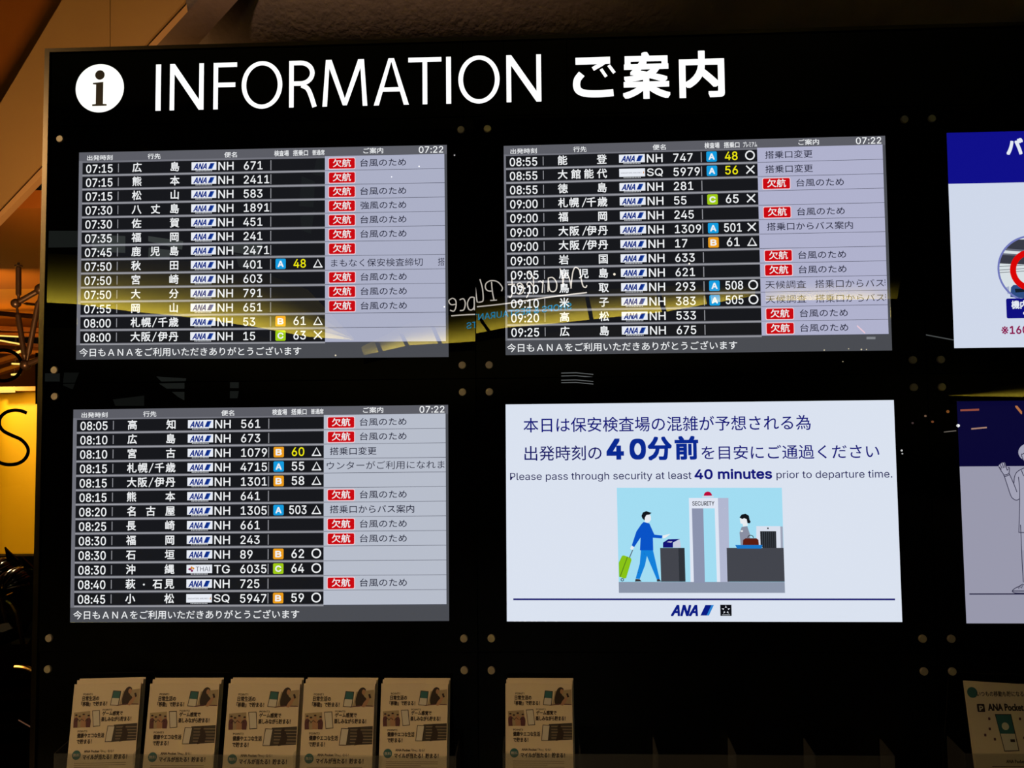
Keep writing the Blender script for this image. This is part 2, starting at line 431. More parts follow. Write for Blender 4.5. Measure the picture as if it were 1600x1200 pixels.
# ---------------------------------------------------------------- prams parked at the left
shell = mat('black_gloss', '0b0807', 0.18); fab = mat('black_fabric', '100c0a', 0.9, spec=0.1, noise=0.3, scale=60, bump=0.4, bscale=200)
greyf = mat('grey_fabric', '3a332c', 0.8); tubm = mat('pram_tube', '4a3424', 0.25, 0.8)
def pram(cx, cy, y, sc, label):
    base = bp(cx, cy, y); K2 = (y - CAM.y) / FPX * sc
    t = empty('pram', (base.x, base.y, 0)); tag(t, label, 'pram', 'prams parked beside the board')
    off = Vector((0, 0, base.z))
    def q(dx, dy, dd=0.0): return off + Vector((dx * K2, dd, -dy * K2))
    mm = MB()                                                        # ribbed hood: quarter shell made of gores
    ng = 5
    for g in range(ng):
        a0 = math.radians(12 + g * 30); a1 = a0 + math.radians(30); v = []; nn = 10
        for i in range(5):
            a = a0 + (a1 - a0) * i / 4; bul = 1 + 0.07 * math.sin(math.pi * i / 4)
            for j in range(nn + 1):
                b = math.pi * j / nn
                v.append(q(26 * bul * math.cos(a) * math.sin(b), -24 * bul * math.sin(a) * math.sin(b), 0.11 * math.cos(b)))
        mm.add(v, [(i * (nn + 1) + j, i * (nn + 1) + j + 1, (i + 1) * (nn + 1) + j + 1, (i + 1) * (nn + 1) + j) for i in range(4) for j in range(nn)])
    h = mm.obj('hood', shell, t, True)
    mm = MB()
    for g in range(1, ng):
        a = math.radians(12 + g * 30); mm.tube([q(27 * math.cos(a) * math.sin(b), -25 * math.sin(a) * math.sin(b), 0.115 * math.cos(b)) for b in [math.pi * j / 12 for j in range(13)]], 0.004, 5)
    mm.obj('piping', tubm, h)
    mm = MB(); mm.prism([q(4, -42), q(26, -22), q(34, 2), q(22, 6), q(10, -14)], (0, 0.012, 0)); mm.obj('sun_visor', shell, t)
    mm = MB(); mm.prism([q(-20, 8), q(24, 2), q(20, 60), q(-14, 66)], (0, 0.05, 0)); mm.obj('seat_back', fab, t)
    mm = MB(); mm.prism([q(-24, 62), q(22, 58), q(12, 82), q(-30, 84)], (0, -0.2, 0)); mm.obj('seat', fab, t)
    for s_ in (-0.12, 0.14):
        mm = MB(); mm.tube([q(16, 22, s_), q(24, 34, s_), q(38, 96, s_), q(34, 150, s_)], 0.011, 8); mm.obj('frame_tube', tubm, t)
        mm = MB(); e = q(-26, 150, s_); mm.tube([q(20, 60, s_), q(-8, 104, s_), e], 0.01, 8); mm.obj('frame_tube', tubm, t)
    mm = MB(); mm.tube(smoothline([tuple(q(16, 22, -0.12)), tuple(q(4, 14, -0.1)), tuple(q(4, 14, 0.1)), tuple(q(16, 22, 0.14))], 4), 0.012, 8); mm.obj('handle', shell, t)
    for dx, s_ in ((34, -0.12), (34, 0.14), (-26, -0.12), (-26, 0.14)):
        zc = max((q(dx, 150)).z * 0 + 0.1, 0.1); c = q(dx, 150, s_); mm = MB()
        mm.tube([(c.x, s_ - 0.02, zc), (c.x, s_ + 0.02, zc)], 0.1, 18); wh = mm.obj('wheel', fab, t)
        mm = MB(); mm.tube([(c.x, s_, zc), c], 0.009, 6); mm.obj('leg', tubm, t)
    return t
pram(2, 897, 2.45, 1.0, 'black pram with ribbed hood at the left edge, left of the other pram')
pram(29, 912, 1.8, 1.0, 'black pram with ribbed hood nearest the frame of the board')
m = MB(); a = bp(-60, 1035, 0.75)
cb = empty('low_cabinet', (bp(20, 1100, 0.75).x, 0.85, 0)); tag(cb, 'low dark glossy cabinet with stacked shelves beside the board', 'cabinet')
dg_ = mat('dark_gloss', '040202', 0.9, spec=0.0)
xr = bp(75, 1060, 0.75).x - cb.location.x; xl = xr - 0.9
for i, z in enumerate((1.12, 1.02, 0.86, 0.62)):
    zc = bp(30, [1050, 1082, 1128, 1185][i], 0.7).z
    mm = MB(); mm.prism([(xl, -0.15, zc - .05), (xr, -0.15, zc), (xr, -0.15, zc - 0.022), (xl, -0.15, zc - 0.072)], (0, 0.4, 0)); mm.obj('shelf', dg_, cb)
mm = MB(); mm.box(xl, xr, 0.1, 0.25, 0, bp(30, 1060, 0.85).z); mm.obj('back_panel', dg_, cb)
mm = MB(); A_ = bp(22, 1041, 0.58) - cb.location; B_ = bp(56, 1050, 0.58) - cb.location; mm.tube(smoothline([tuple(A_), tuple((A_ + B_) / 2 + Vector((0, 0, .006))), tuple(B_)], 6), [0.003] + [0.0075] * 11 + [0.005], 8)
mm.obj('edge_highlight', mat('highlight_gold', 'e8b860', 0.2, 1.0), cb)  # gold highlight on the cabinet's top edge, modelled as a metal tube
mm = MB(); mm.tube([bp(29, 1125, 0.58) - cb.location, bp(50, 1137, 0.58) - cb.location], 0.002, 6); mm.obj('edge_strip', mat('steel_edge', 'f0d0d0', 0.3, 0.6), cb)

# ---------------------------------------------------------------- information board
board = empty('information_board', (1.2, 0.0, Z0 - 0.9)); tag(board, 'black glass information board in a thin metal frame with lit white heading', 'board')
BL = board.location
def bx(mb_, x0, x1, y0, y1, z0, z1): mb_.box(x0 - BL.x, x1 - BL.x, y0, y1, z0 + Z0 - BL.z, z1 + Z0 - BL.z)
frm = mat('brushed_frame', '5a5140', 0.25, 1.0, noise=0.1, scale=30)
XR = 3.48; ZT = 0.2868; ZB = -2.2
mm = MB(); bx(mm, -0.1004, -0.0866, -0.006, 0.12, ZB, 0.2975); mm.obj('frame_left', frm, board)
mm = MB(); bx(mm, -0.0866, XR, -0.006, 0.12, 0.2868, 0.2975); mm.obj('frame_top', frm, board)
mm = MB(); bx(mm, -0.0866, XR, 0.03, 0.11, ZB, 0.2868); mm.obj('backing', mat('black_backing', '060606', 0.8), board)
black = MATS.setdefault('bg', None)
m_, nt, out = nodes('black_glass')
d_ = nt.nodes.new('ShaderNodeBsdfDiffuse'); d_.inputs[0].default_value = (0.0008, 0.0008, 0.0009, 1)
g_ = nt.nodes.new('ShaderNodeBsdfGlossy'); g_.inputs['Roughness'].default_value = 0.0
f_ = nt.nodes.new('ShaderNodeFresnel'); f_.inputs[0].default_value = 1.45
mx = nt.nodes.new('ShaderNodeMixShader'); nt.links.new(f_.outputs[0], mx.inputs[0]); nt.links.new(d_.outputs[0], mx.inputs[1]); nt.links.new(g_.outputs[0], mx.inputs[2]); nt.links.new(mx.outputs[0], out.inputs[0])
bglass = m_
GAP = 0.0012
XS = [-0.0866, 1.097, 2.282, XR]
# heading panel
mm = MB(); bx(mm, XS[0] + GAP, XR, 0.0, 0.01, 0.078 + GAP, ZT); hp = mm.obj('header_panel', bglass, board)
def hfn(u, v, lift): return Vector((u - BL.x, -0.0004 * lift, -v + Z0 - BL.z))
H = Plane(hfn, hp)
white = scr('ffffff', 1.25); blk = mat('black_print', '050505', 0.5)
def letter(txt, box, font, bold, name='letter', res=6, mt=white):
    mb_ = MB(); H.text(mb_, txt, box=box, font=font, bold=bold, lift=1, res=res); return mb_.obj(name, mt, hp)
# widths of the thin capitals from the font itself
caps = 'INFORMATION'
boxes = [(244, 251), (266, 318), (334, 370), (378, 441), (452, 495), (504, 574), (584, 639), (638, 690), (697, 705), (716, 781), (791, 846)]
for ch, (pa, pb) in zip(caps, boxes):
    t0 = bp(pa, 99 - (pa - 244) * 0.0199, 0); t1 = bp(pb, 172 - (pb - 244) * 0.0199, 0)
    zt_, zb_ = 0.2462 + (0.0015 if ch == 'O' else 0), 0.1152 - (0.0015 if ch == 'O' else 0)
    if ch == 'I':
        mb_ = MB(); H.rect(mb_, t0.x, -zt_, t1.x, -zb_, 1); mb_.obj('letter', white, hp)
    elif ch in 'NTFAMRO':
        X0, X1 = t0.x, t1.x; st = 0.0128; W_ = X1 - X0; HT = zt_ - zb_; mb_ = MB()
        def pl(pts): H.poly(mb_, [(X0 + a, -zb_ - b) for a, b in pts], 1)
        if ch == 'N':
            pl([(0, 0), (0, HT), (st * 1.05, HT), (W_ - st, HT * 0.22), (W_ - st, HT), (W_, HT), (W_, 0), (W_ - st * 1.05, 0), (st, HT * 0.78), (st, 0)])
        elif ch == 'T': pl([(0, HT), (W_, HT), (W_, HT - st), ((W_ + st) / 2, HT - st), ((W_ + st) / 2, 0), ((W_ - st) / 2, 0), ((W_ - st) / 2, HT - st), (0, HT - st)])
        elif ch == 'F': pl([(0, 0), (0, HT), (W_, HT), (W_, HT - st), (st, HT - st), (st, HT * .57), (W_ * .93, HT * .57), (W_ * .93, HT * .57 - st), (st, HT * .57 - st), (st, 0)])
        elif ch == 'A':
            c = W_ / 2; b = st * 1.1; zc = 0.36
            pl([(0, 0), (c - st * .6, HT), (c + st * .6, HT), (W_, 0), (W_ - b, 0), (W_ - b - (c - b) * .33, HT * .33), (b + (c - b) * .33, HT * .33), (b, 0)][:8])
            mb_ = MB(); V = [(0, 0), (c - st * .6, HT), (c + st * .6, HT), (W_, 0), (W_ - b, 0), (c, HT * .93), (b, 0)]
            pl(V); H.rect(mb_, X0 + W_ * .2, -zb_ - HT * .38, X0 + W_ * .8, -zb_ - HT * .38 + st * .95, 1.1)
        elif ch == 'M':
            a = W_ * .075; pl([(0, 0), (a, HT), (a + st * 1.25, HT), (W_ / 2, HT * .17), (W_ - a - st * 1.25, HT), (W_ - a, HT), (W_, 0), (W_ - st, 0), (W_ - a - st * .75, HT * .82), (W_ / 2 + st * .45, HT * .02), (W_ / 2 - st * .45, HT * .02), (a + st * .75, HT * .82), (st, 0)])
        elif ch == 'O':
            n = 48; V = []
            for k in range(n + 1):
                an = 2 * math.pi * k / n
                for dr in (0, st): V.append(hfn(X0 + W_ / 2 + (W_ / 2 - dr) * math.cos(an), -zb_ - HT / 2 - (HT / 2 - dr * .92) * math.sin(an), 1))
            H.put(mb_, V, [(2 * i, 2 * i + 1, 2 * i + 3, 2 * i + 2) for i in range(n)])
        elif ch == 'R':
            H.rect(mb_, X0, -zt_, X0 + st, -zb_, 1)
            rb = HT * .27; cx = X0 + W_ * .42; V = []
            P = [(X0 + st * .5, HT), (cx, HT)] + [(cx + (W_ * .5) * math.sin(a), HT - rb + rb * math.cos(a)) for a in [k * math.pi / 14 for k in range(1, 14)]] + [(cx, HT - 2 * rb), (X0 + st * .5, HT - 2 * rb)]
            Q = [(X0 + st * .5, HT - st), (cx, HT - st)] + [(cx + (W_ * .5 - st) * math.sin(a), HT - rb + (rb - st) * math.cos(a)) for a in [k * math.pi / 14 for k in range(1, 14)]] + [(cx, HT - 2 * rb + st), (X0 + st * .5, HT - 2 * rb + st)]
            for (a, b), (c, d) in zip(P, Q): V += [hfn(a, -zb_ - b, 1), hfn(c, -zb_ - d, 1)]
            H.put(mb_, V, [(2 * i, 2 * i + 1, 2 * i + 3, 2 * i + 2) for i in range(len(P) - 1)])
            H.line(mb_, smoothline([(X0 + W_ * .45, -zb_ - HT * .47), (X0 + W_ * .66, -zb_ - HT * .40), (X0 + W_ * .79, -zb_ - HT * .24), (X0 + W_ * .92, -zb_)], 4), st, 1.1)
        mb_.obj('letter', white, hp)
for ch, (pa, pb, ya, yb) in zip('案内', [(972, 1048, 82, 154), (1060, 1133, 80, 152)]):
    a = bp(pa, ya, 0); b = bp(pb, yb, 0); e = 0.004
    letter(ch, (a.x + e, -(a.z - Z0) + e, b.x - e, -(b.z - Z0) - e), 'jp', 0.026)
def hpx(pts): return [(bp(600 + a / 2.6667, b / 2.6667, 0).x, -(bp(600 + a / 2.6667, b / 2.6667, 0).z - Z0)) for a, b in pts]
mb_ = MB(); st = 0.0195
H.line(mb_, hpx([(798, 256), (942, 251)]), st, 1); H.line(mb_, hpx([(936, 246), (905, 268), (870, 288)]), 0.0115, 1.1)
H.line(mb_, smoothline(hpx([(824, 308), (806, 332), (803, 360), (814, 380), (845, 390), (900, 391), (956, 386)]), 5), st, 1.2)
H.line(mb_, hpx([(904, 288), (926, 320)]), 0.0085, 1); H.line(mb_, hpx([(936, 272), (960, 304)]), 0.0085, 1)
mb_.obj('letter', white, hp)
mb_ = MB(); H.disc(mb_, 0.0549, -0.1829, 0.0685, 1, n=64); sy_ = mb_.obj('information_symbol', scr('fffff8', 1.15), hp)
mb_ = MB(); u0, v0 = 0.0549, -0.1829
H.disc(mb_, u0, v0 - 0.0375, 0.0135, 2, n=28)
H.poly(mb_, [(u0 - .0195, v0 - .0155), (u0 + .010, v0 - .0175), (u0 + .010, v0 + .0445), (u0 + .0205, v0 + .0455), (u0 + .0205, v0 + .050), (u0 - .0205, v0 + .050), (u0 - .0205, v0 + .0455), (u0 - .0105, v0 + .0445), (u0 - .0105, v0 - .0105), (u0 - .0195, v0 - .0115)], 2)
mb_.obj('symbol_stroke', blk, hp)

# glass panels with their bolts
bolt_w = mat('steel_bolt', 'b0a890', 0.45, 0.35, noise=0.08, scale=60)
DISP = {  # measured corners (x, z) TL TR BR BL on the board plane
    (0, 0): [(-0.0017, 0.0034), (1.0216, 0.0019), (1.0240, -0.5783), (0.0031, -0.5727)],
    (1, 0): [(1.1767, -0.0052), (2.1952, -0.0004), (2.1945, -0.575), (1.1769, -0.575)],
    (0, 1): [(-0.0041, -0.709), (1.0214, -0.7063), (1.0218, -1.2763), (0.0, -1.2806)],
    (1, 1): [(1.1757, -0.7069), (2.1943, -0.7055), (2.197, -1.2795), (1.1739, -1.278)],
    (2, 0): [(2.3561, 0.0037), (3.3761, 0.0037), (3.3747, -0.5711), (2.3547, -0.5711)],
    (2, 1): [(2.3561, -0.7105), (3.3771, -0.7105), (3.3789, -1.2827), (2.3589, -1.2827)]}
ZR = [0.078, -0.637, -1.3573]
TILT = {(0, 0): -0.0061, (0, 1): -0.0061, (1, 0): 0.0, (1, 1): 0.001, (2, 0): 0.0, (2, 1): -0.001}
def bolts_at(parent, cs, org):
    for (x, z) in cs:
        c = Vector((x, 0, z + Z0)) - org; mm = MB(); r = 0.0102
        mm.tube([c + Vector((0, 0.002, 0)), c + Vector((0, -0.0035, 0)), c + Vector((0, -0.0055, 0))], [r, r, r * 0.86], 24); mm.obj('bolt', bolt_w, parent, False)
def tilted(o, a): o.rotation_euler = (a, 0, 0)
names = {(0, 0): 'upper', (1, 0): 'upper', (2, 0): 'upper', (0, 1): 'lower', (1, 1): 'lower', (2, 1): 'lower'}
for (c, r), Q in DISP.items():
    x0, x1 = XS[c] + GAP, XS[c + 1] - GAP; z1, z0 = ZR[r] - GAP, ZR[r + 1] + GAP
    org = Vector(((x0 + x1) / 2, 0, (z0 + z1) / 2 + Z0))
    o_ = [(x0, z1), (x1, z1), (x1, z0), (x0, z0)]; mm = MB()
    P = [Vector((x, 0, z + Z0)) - org for x, z in o_] + [Vector((x, 0, z + Z0)) - org for x, z in Q]
    P += [p + Vector((0, 0.01, 0)) for p in P]
    F = []
    for i in range(4):
        j = (i + 1) % 4; F += [(4 + i, 4 + j, j, i), (8 + i, 12 + i, 12 + j, 8 + j), (i, 8 + i, 8 + j, j), (4 + i, 4 + j, 12 + j, 12 + i)]
    mm.add(P, F); gp = mm.obj('glass_panel', bglass, board); gp.location = org - BL; tilted(gp, TILT[(c, r)])
    mg = 0.0348; bxs = (x0 + (0.0305 if c == 0 else mg), x1 - mg)
    bolts_at(gp, [(x, z) for x in bxs for z in (z1 - mg, z0 + mg)], org)
for c in range(3):
    x0, x1 = XS[c] + GAP, XS[c + 1] - GAP; mm = MB(); zc = -1.7
    mm.box(x0 - (x0 + x1) / 2, x1 - (x0 + x1) / 2, 0, 0.01, ZB - zc, -1.3573 - GAP - zc)
    gp = mm.obj('glass_panel', bglass, board); gp.location = Vector(((x0 + x1) / 2, 0, zc + Z0)) - BL
    bolts_at(gp, [(x, -1.404) for x in (x0 + (0.0275 if c == 0 else 0.0345), x1 - 0.0345)], gp.location + BL)

# ---------------------------------------------------------------- displays
def make_display(key, label, group='displays set in the black glass board'):
    Q = [Vector((x, 0, z)) for x, z in DISP[key]]
    c, r = key; x0, x1 = XS[c], XS[c + 1]; z1, z0 = ZR[r], ZR[r + 1]
    org = Vector(((x0 + x1) / 2, 0, (z0 + z1) / 2 + Z0))
    t = empty('display', org); tag(t, label, 'display', group); tilted(t, TILT[key])
    Hc = 562.5
    def fn(u, v, lift):
        a = u / 1000.0; b = v / Hc
        p = (Q[0] * (1 - a) + Q[1] * a) * (1 - b) + (Q[3] * (1 - a) + Q[2] * a) * b
        return Vector((p.x, 0.0016 - 0.0002 * lift, p.z + Z0)) - org
    def inv(px, py):
        p = bp(px, py, 0); X, Z = p.x, p.z - Z0; a = b = 0.5
        for _ in range(12):
            q = (Q[0] * (1 - a) + Q[1] * a) * (1 - b) + (Q[3] * (1 - a) + Q[2] * a) * b
            da = (Q[1] - Q[0]) * (1 - b) + (Q[2] - Q[3]) * b; db = (Q[3] - Q[0]) * (1 - a) + (Q[2] - Q[1]) * a
            det = da.x * db.z - da.z * db.x; ex, ez = X - q.x, Z - q.z
            a += (ex * db.z - ez * db.x) / det; b += (da.x * ez - da.z * ex) / det
        return a * 1000, b * Hc
    P = Plane(fn, t); P.inv = inv; P.t = t
    mm = MB(); v = [fn(0, 0, 0), fn(1000, 0, 0), fn(1000, Hc, 0), fn(0, Hc, 0)]; v = [Vector((p.x, 0.012, p.z)) for p in v]
    mm.prism(v, (0, 0.016, 0)); mm.obj('casing', mat('display_casing', '0c0c0c', 0.6), t)
    return P


W_ = scr('f4f6f8'); NAVY = scr('10187a'); INK = scr('1b1d36')
GREYS = dict(head='5f6068', foot='4c4e54', cell='18191d', line='a3a4aa', side='74757e')
SYM = {'T': 'tri', 'O': 'circ', 'X': 'cross'}
DEST4 = lambda s: s
CNT = {'A': '16a0e4', 'B': 'f0a01c', 'C': 'a4d018'}


def ana(P, mb_, x0, y0, x1, y1, mi_t, mi_a, mi_b, lift):
    h = y1 - y0; w_ = x1 - x0
    def pq(pts, mi, l=lift): P.poly(mb_, [(x0 + a * w_, y0 + b * h) for a, b in pts], l, mi)
    P.text(mb_, 'ANA', box=(x0, y0 + h * .04, x0 + w_ * .60, y1), font='lat', bold=0.04, lift=lift, mi=mi_t, shear=0.28)
    pq([(0.67, 1), (0.79, 0.0), (0.93, 0.0), (0.81, 1)], mi_t)
    pq([(0.81, 1), (0.93, 0.0), (0.985, 0.0), (0.865, 1)], mi_a)


def flight_board(key, rows, label, remark, prem=False, du=0.0, dv=0.0):
    P = make_display(key, label); t = P.t
    base = MB(); P.rect(base, 0, 0, 1000, 562.5, 0, 0); base.obj('screen_background', scr(GREYS['foot']), t)
    mb_ = MB(); P.rect(mb_, 0, 0, 1000, 24, 1); hb = mb_.obj('header_bar', scr(GREYS['head']), t)
    mb_ = MB(); P.rect(mb_, 0, 23, 7.5, 524, 1.2); P.rect(mb_, 7.5, 23.5, 672 + du, 524, 1.2)
    mb_.obj('table_ground', scr(GREYS['side']), t)
    def hd(s_, b, bold=0.012): q = MB(); P.text(q, s_, box=b, bold=bold, lift=3, res=2); q.obj('heading_text', W_, hb)
    hd('出発時刻', (22 + du, 8, 92 + du, 22)); hd('行先', (189 + du, 7, 224 + du, 21.5)); hd('便名', (399 + du, 7, 433 + du, 21.5))
    hd('検査場', (535 + du, 5.5, 574 + du, 21)); hd('搭乗口', (586 + du, 5.5, 626 + du, 21))
    if prem: hd('プレミアム', (636 + du, 6, 672 + du, 20))
    else: hd('普通席', (638 + du, 6, 671 + du, 20))
    hd('ご案内', (776, 3.5, 829, 18.5))
    q = MB(); P.text(q, '07:22', box=(925, 2.5, 990, 20), font='lat', bold=0.012, lift=3); q.obj('clock_text', W_, hb)
    pitch = 38.2
    for i, (tm, dest, air, num, ct, gate, sy, can, rem) in enumerate(rows):
        y0 = 27.6 + dv + i * pitch; yc = y0 + 15.8; y1 = y0 + 31.6
        mb_ = MB(); P.rect(mb_, 9.5 + du, y0, 672 + du, y1, 2.2, 0); P.rect(mb_, 107.5 + du, y0 + 4, 109.8 + du, y1 - 4, 3.2, 1); P.rect(mb_, 524.5 + du, y0 + 3, 527 + du, y1 - 2, 3.2, 1)
        P.rect(mb_, 9.5 + du, y1 + 2.2, 672 + du, y1 + 4.6, 2.2, 2)
        row = mb_.obj('flight_row', [scr(GREYS['cell']), scr('8f9096'), scr(GREYS['line'])], t)
        q = MB(); P.rect(q, 672 + du, y0 - 3.6, 993, y0 + pitch - 4.6, 2.2, 0); P.rect(q, 672 + du, y0 + pitch - 4.6, 993, y0 + pitch - 3.4, 2.2, 1)
        if i == 0: P.rect(q, 672 + du, y0 - 4.8, 993, y0 - 3.6, 2.2, 0)
        rc = q.obj('remark_cell', [scr(remark), scr('4a4c5c')], row)
        q = MB(); P.text(q, tm, box=(20 + du, yc - 10.5, 92.5 + du, yc + 12), font='lat', bold=0.014, lift=4); q.obj('time_text', W_, row)
        n = len(dest); xs = []
        if n == 2: xs = [160, 264]
        elif n == 3: xs = [160, 212, 264]
        elif n == 4 and '・' in dest: xs = [160, 186 + 12, 232, 264]
        elif n == 4: xs = [160, 195, 229.5, 264]
        else: xs = [160, 189.5, 212, 234.5, 264]
        for ch, x in zip(dest, xs):
            q = MB()
            if ch == '/': P.line(q, [(x + 5.5, yc - 12.5), (x - 5.5, yc + 12.5)], 2.4, 4)
            elif ch == '・': P.disc(q, x - 2, yc + 1, 2.6, 4, n=12)
            else: P.text(q, ch, at=(x + du, yc + 9.6), size=27.0, centre=True, bold=0.02, lift=4, res=2)
            q.obj('destination_character', W_, row)
        q = MB(); bx0, bx1 = 309.5 + du, 377.5 + du
        P.rect(q, bx0, yc - 11.5, bx1, yc + 10.2, 4, 0)
        P.rect(q, bx0 + 10, yc + 10.4, bx1 - 8, yc + 14.6, 4, 3)
        for k in range(11): P.rect(q, bx0 + 11.5 + k * 4.2, yc + 11.4, bx0 + 14.3 + k * 4.2, yc + 13.7, 5, 4)
        if air == 'NH': ana(P, q, bx0 + 6, yc - 8, bx1 - 4, yc + 7.5, 1, 2, 1, 5)
        elif air == 'SQ':
            P.text(q, 'SINGAPORE AIRLINES', box=(bx0 + 4, yc - 1.6, bx1 - 9, yc + 1.6), font='hum', lift=5, mi=5)
            P.poly(q, [(bx1 - 6, yc + 2), (bx1 - 3.2, yc - 5), (bx1 - 2.4, yc + 2)], 5, 6)
        elif air == 'TG':
            P.text(q, 'THAI', box=(bx0 + 24.5, yc - 6.5, bx1 - 6, yc + 5.5), font='hum', lift=5, mi=5)
            for k, (dx, dy, rx, ry) in enumerate([(9, 0, 4.5, 3.0), (13.5, -4, 3, 3.4), (14.5, 4, 3.2, 3.2), (18.5, -2, 2.4, 2.8)]): P.disc(q, bx0 + dx, yc + dy, rx, 5 + .1 * k, 6 if k % 2 else 7, n=14, ry=ry)
        q.obj('airline_badge', [scr('eef2fb'), scr('0d2b86'), scr('2458b0'), scr('060608'), scr('c8ccd2'), scr('5a5a66'), scr('d88a2a'), scr('8a2a5a')], row)
        q = MB(); P.text(q, air, box=(383 + du, yc - 10.5, 424 + du, yc + 11), font='lat', bold=0.012, lift=4); q.obj('airline_code', W_, row)
        q = MB(); P.text(q, num, at=(450 + du, yc + 11), size=29.5, wide=0.965, font='lat', bold=0.011, lift=4); q.obj('flight_number', W_, row)
        if ct:
            q = MB(); P.rect(q, 539 + du, yc - 14, 566.5 + du, yc + 13.5, 4, 0, r=3.5); P.text(q, ct, box=(545.5 + du, yc - 7.5, 560 + du, yc + 7.5), font='lat', bold=0.045, lift=5, mi=1)
            q.obj('checkpoint_badge', [scr(CNT[ct]), W_], row)
        if gate:
            yel = gate.startswith('*'); g = gate.lstrip('*'); wd = 32.5 if len(g) == 2 else 45
            q = MB(); P.text(q, g, box=(604 - wd / 2 + du, yc - 12, 604 + wd / 2 + du, yc + 10.5), font='lat', bold=0.013, lift=4); q.obj('gate_number', scr('f4ee10') if yel else W_, row)
        if sy:
            q = MB(); cx = 653 + du
            if sy == 'T':
                a, b = (cx, yc - 12.5), 0
                P.line(q, [(cx - 10.5, yc + 9.5), (cx, yc - 10.5), (cx + 10.5, yc + 9.5)], 3.2, 4); P.line(q, [(cx - 12.5, yc + 9.5), (cx + 12.5, yc + 9.5)], 3.2, 4.1)
            elif sy == 'O': P.ring(q, cx, yc - 1, 9.2, 12.8, 4)
            else:
                P.line(q, [(cx - 10.5, yc - 11.5), (cx + 10.5, yc + 9.5)], 3.4, 4); P.line(q, [(cx + 10.5, yc - 11.5), (cx - 10.5, yc + 9.5)], 3.4, 4.1)
            q.obj('seat_symbol', W_, row)
        rx = 3.0
        if can:
            q = MB(); P.rect(q, 681 + rx * 0 + du * .5, yc - 16, 754.5 + du * .5, yc + 15.5, 4, 0, r=4.5); P.rect(q, 682.8 + du * .5, yc - 14.2, 752.7 + du * .5, yc + 13.7, 5, 1, r=3.5)
            P.text(q, '欠航', box=(694 + du * .5, yc - 12, 742 + du * .5, yc + 9.2), bold=0.012, lift=6, mi=2); q.obj('cancelled_label', [scr('f8d4dc'), scr('cf0a12'), W_], rc)
        if rem:
            x = 767.5 if can else 688.5
            q = MB()
            if rem.startswith('<'):
                P.text(q, rem[1:], box=(680, yc - 12, 990, yc + 9.5), lift=4)
            elif '|' in rem:
                a, b = rem.split('|'); P.text(q, a, box=(x - 8 * (key == (1, 0)), yc - 11, x + 24.7 * len(a) - 2, yc + 10), lift=4)
                q.obj('remark_text', INK, rc); q = MB()
                if key == (0, 0): P.text(q, b, box=(974, yc - 11, 991.5, yc + 10), lift=4)
                else: P.text(q, b, box=(809, yc - 11, 985, yc + 10), lift=4); P.rect(q, 987, yc - 9, 989, yc - 6, 4); P.rect(q, 987, yc - 3, 989, yc, 4); P.rect(q, 987, yc + 4, 989, yc + 6, 4)
            else: P.text(q, rem, box=(x, yc - 11.2, x + 24.7 * len(rem) - 0.8, yc + 9.3), bold=0.006, lift=4)
            q.obj('remark_text', INK, rc)
    mb_ = MB(); P.rect(mb_, 0, 525, 1000, 562.5, 1.5); fb = mb_.obj('footer_bar', scr(GREYS['foot']), t)
    q = MB(); s_ = '今日もＡＮＡをご利用いただきありがとうございます'
    P.text(q, s_, box=(8 + du, 532, 608 + du, 554.5), bold=0.008, lift=3); q.obj('footer_text', W_, fb)
    return P


N = None; TY = '台風のため'
R1 = [('07:15', '広島', 'NH', '671', N, N, N, 1, TY), ('07:15', '熊本', 'NH', '2411', N, N, N, 1, N), ('07:15', '松山', 'NH', '583', N, N, N, 1, TY),
      ('07:30', '八丈島', 'NH', '1891', N, N, N, 1, '強風のため'), ('07:30', '佐賀', 'NH', '451', N, N, N, 1, TY), ('07:35', '福岡', 'NH', '241', N, N, N, 1, TY),
      ('07:45', '鹿児島', 'NH', '2471', N, N, N, 1, N), ('07:50', '秋田', 'NH', '401', 'A', '*48', 'T', 0, 'まもなく保安検査締切|搭'), ('07:50', '宮崎', 'NH', '603', N, N, N, 1, TY),
      ('07:50', '大分', 'NH', '791', N, N, N, 1, TY), ('07:55', '岡山', 'NH', '651', N, N, N, 1, TY), ('08:00', '札幌/千歳', 'NH', '53', 'B', '61', 'T', 0, N), ('08:00', '大阪/伊丹', 'NH', '15', 'C', '63', 'X', 0, N)]
R2 = [('08:55', '能登', 'NH', '747', 'A', '*48', 'O', 0, '搭乗口変更'), ('08:55', '大館能代', 'SQ', '5979', 'A', '*56', 'X', 0, '搭乗口変更'), ('08:55', '徳島', 'NH', '281', N, N, N, 1, TY),
      ('09:00', '札幌/千歳', 'NH', '55', 'C', '65', 'X', 0, N), ('09:00', '福岡', 'NH', '245', N, N, N, 1, TY), ('09:00', '大阪/伊丹', 'NH', '1309', 'A', '501', 'X', 0, '搭乗口からバス案内'),
      ('09:00', '大阪/伊丹', 'NH', '17', 'B', '61', 'T', 0, N), ('09:00', '岩国', 'NH', '633', N, N, N, 1, TY), ('09:05', '鹿児島', 'NH', '621', N, N, N, 1, TY),
      ('09:10', '鳥取', 'NH', '293', 'A', '508', 'O', 0, '天候調査|搭乗口からバス'), ('09:10', '米子', 'NH', '383', 'A', '505', 'O', 0, '天候調査|搭乗口からバス'), ('09:20', '高松', 'NH', '533', N, N, N, 1, TY), ('09:25', '広島', 'NH', '675', N, N, N, 1, TY)]
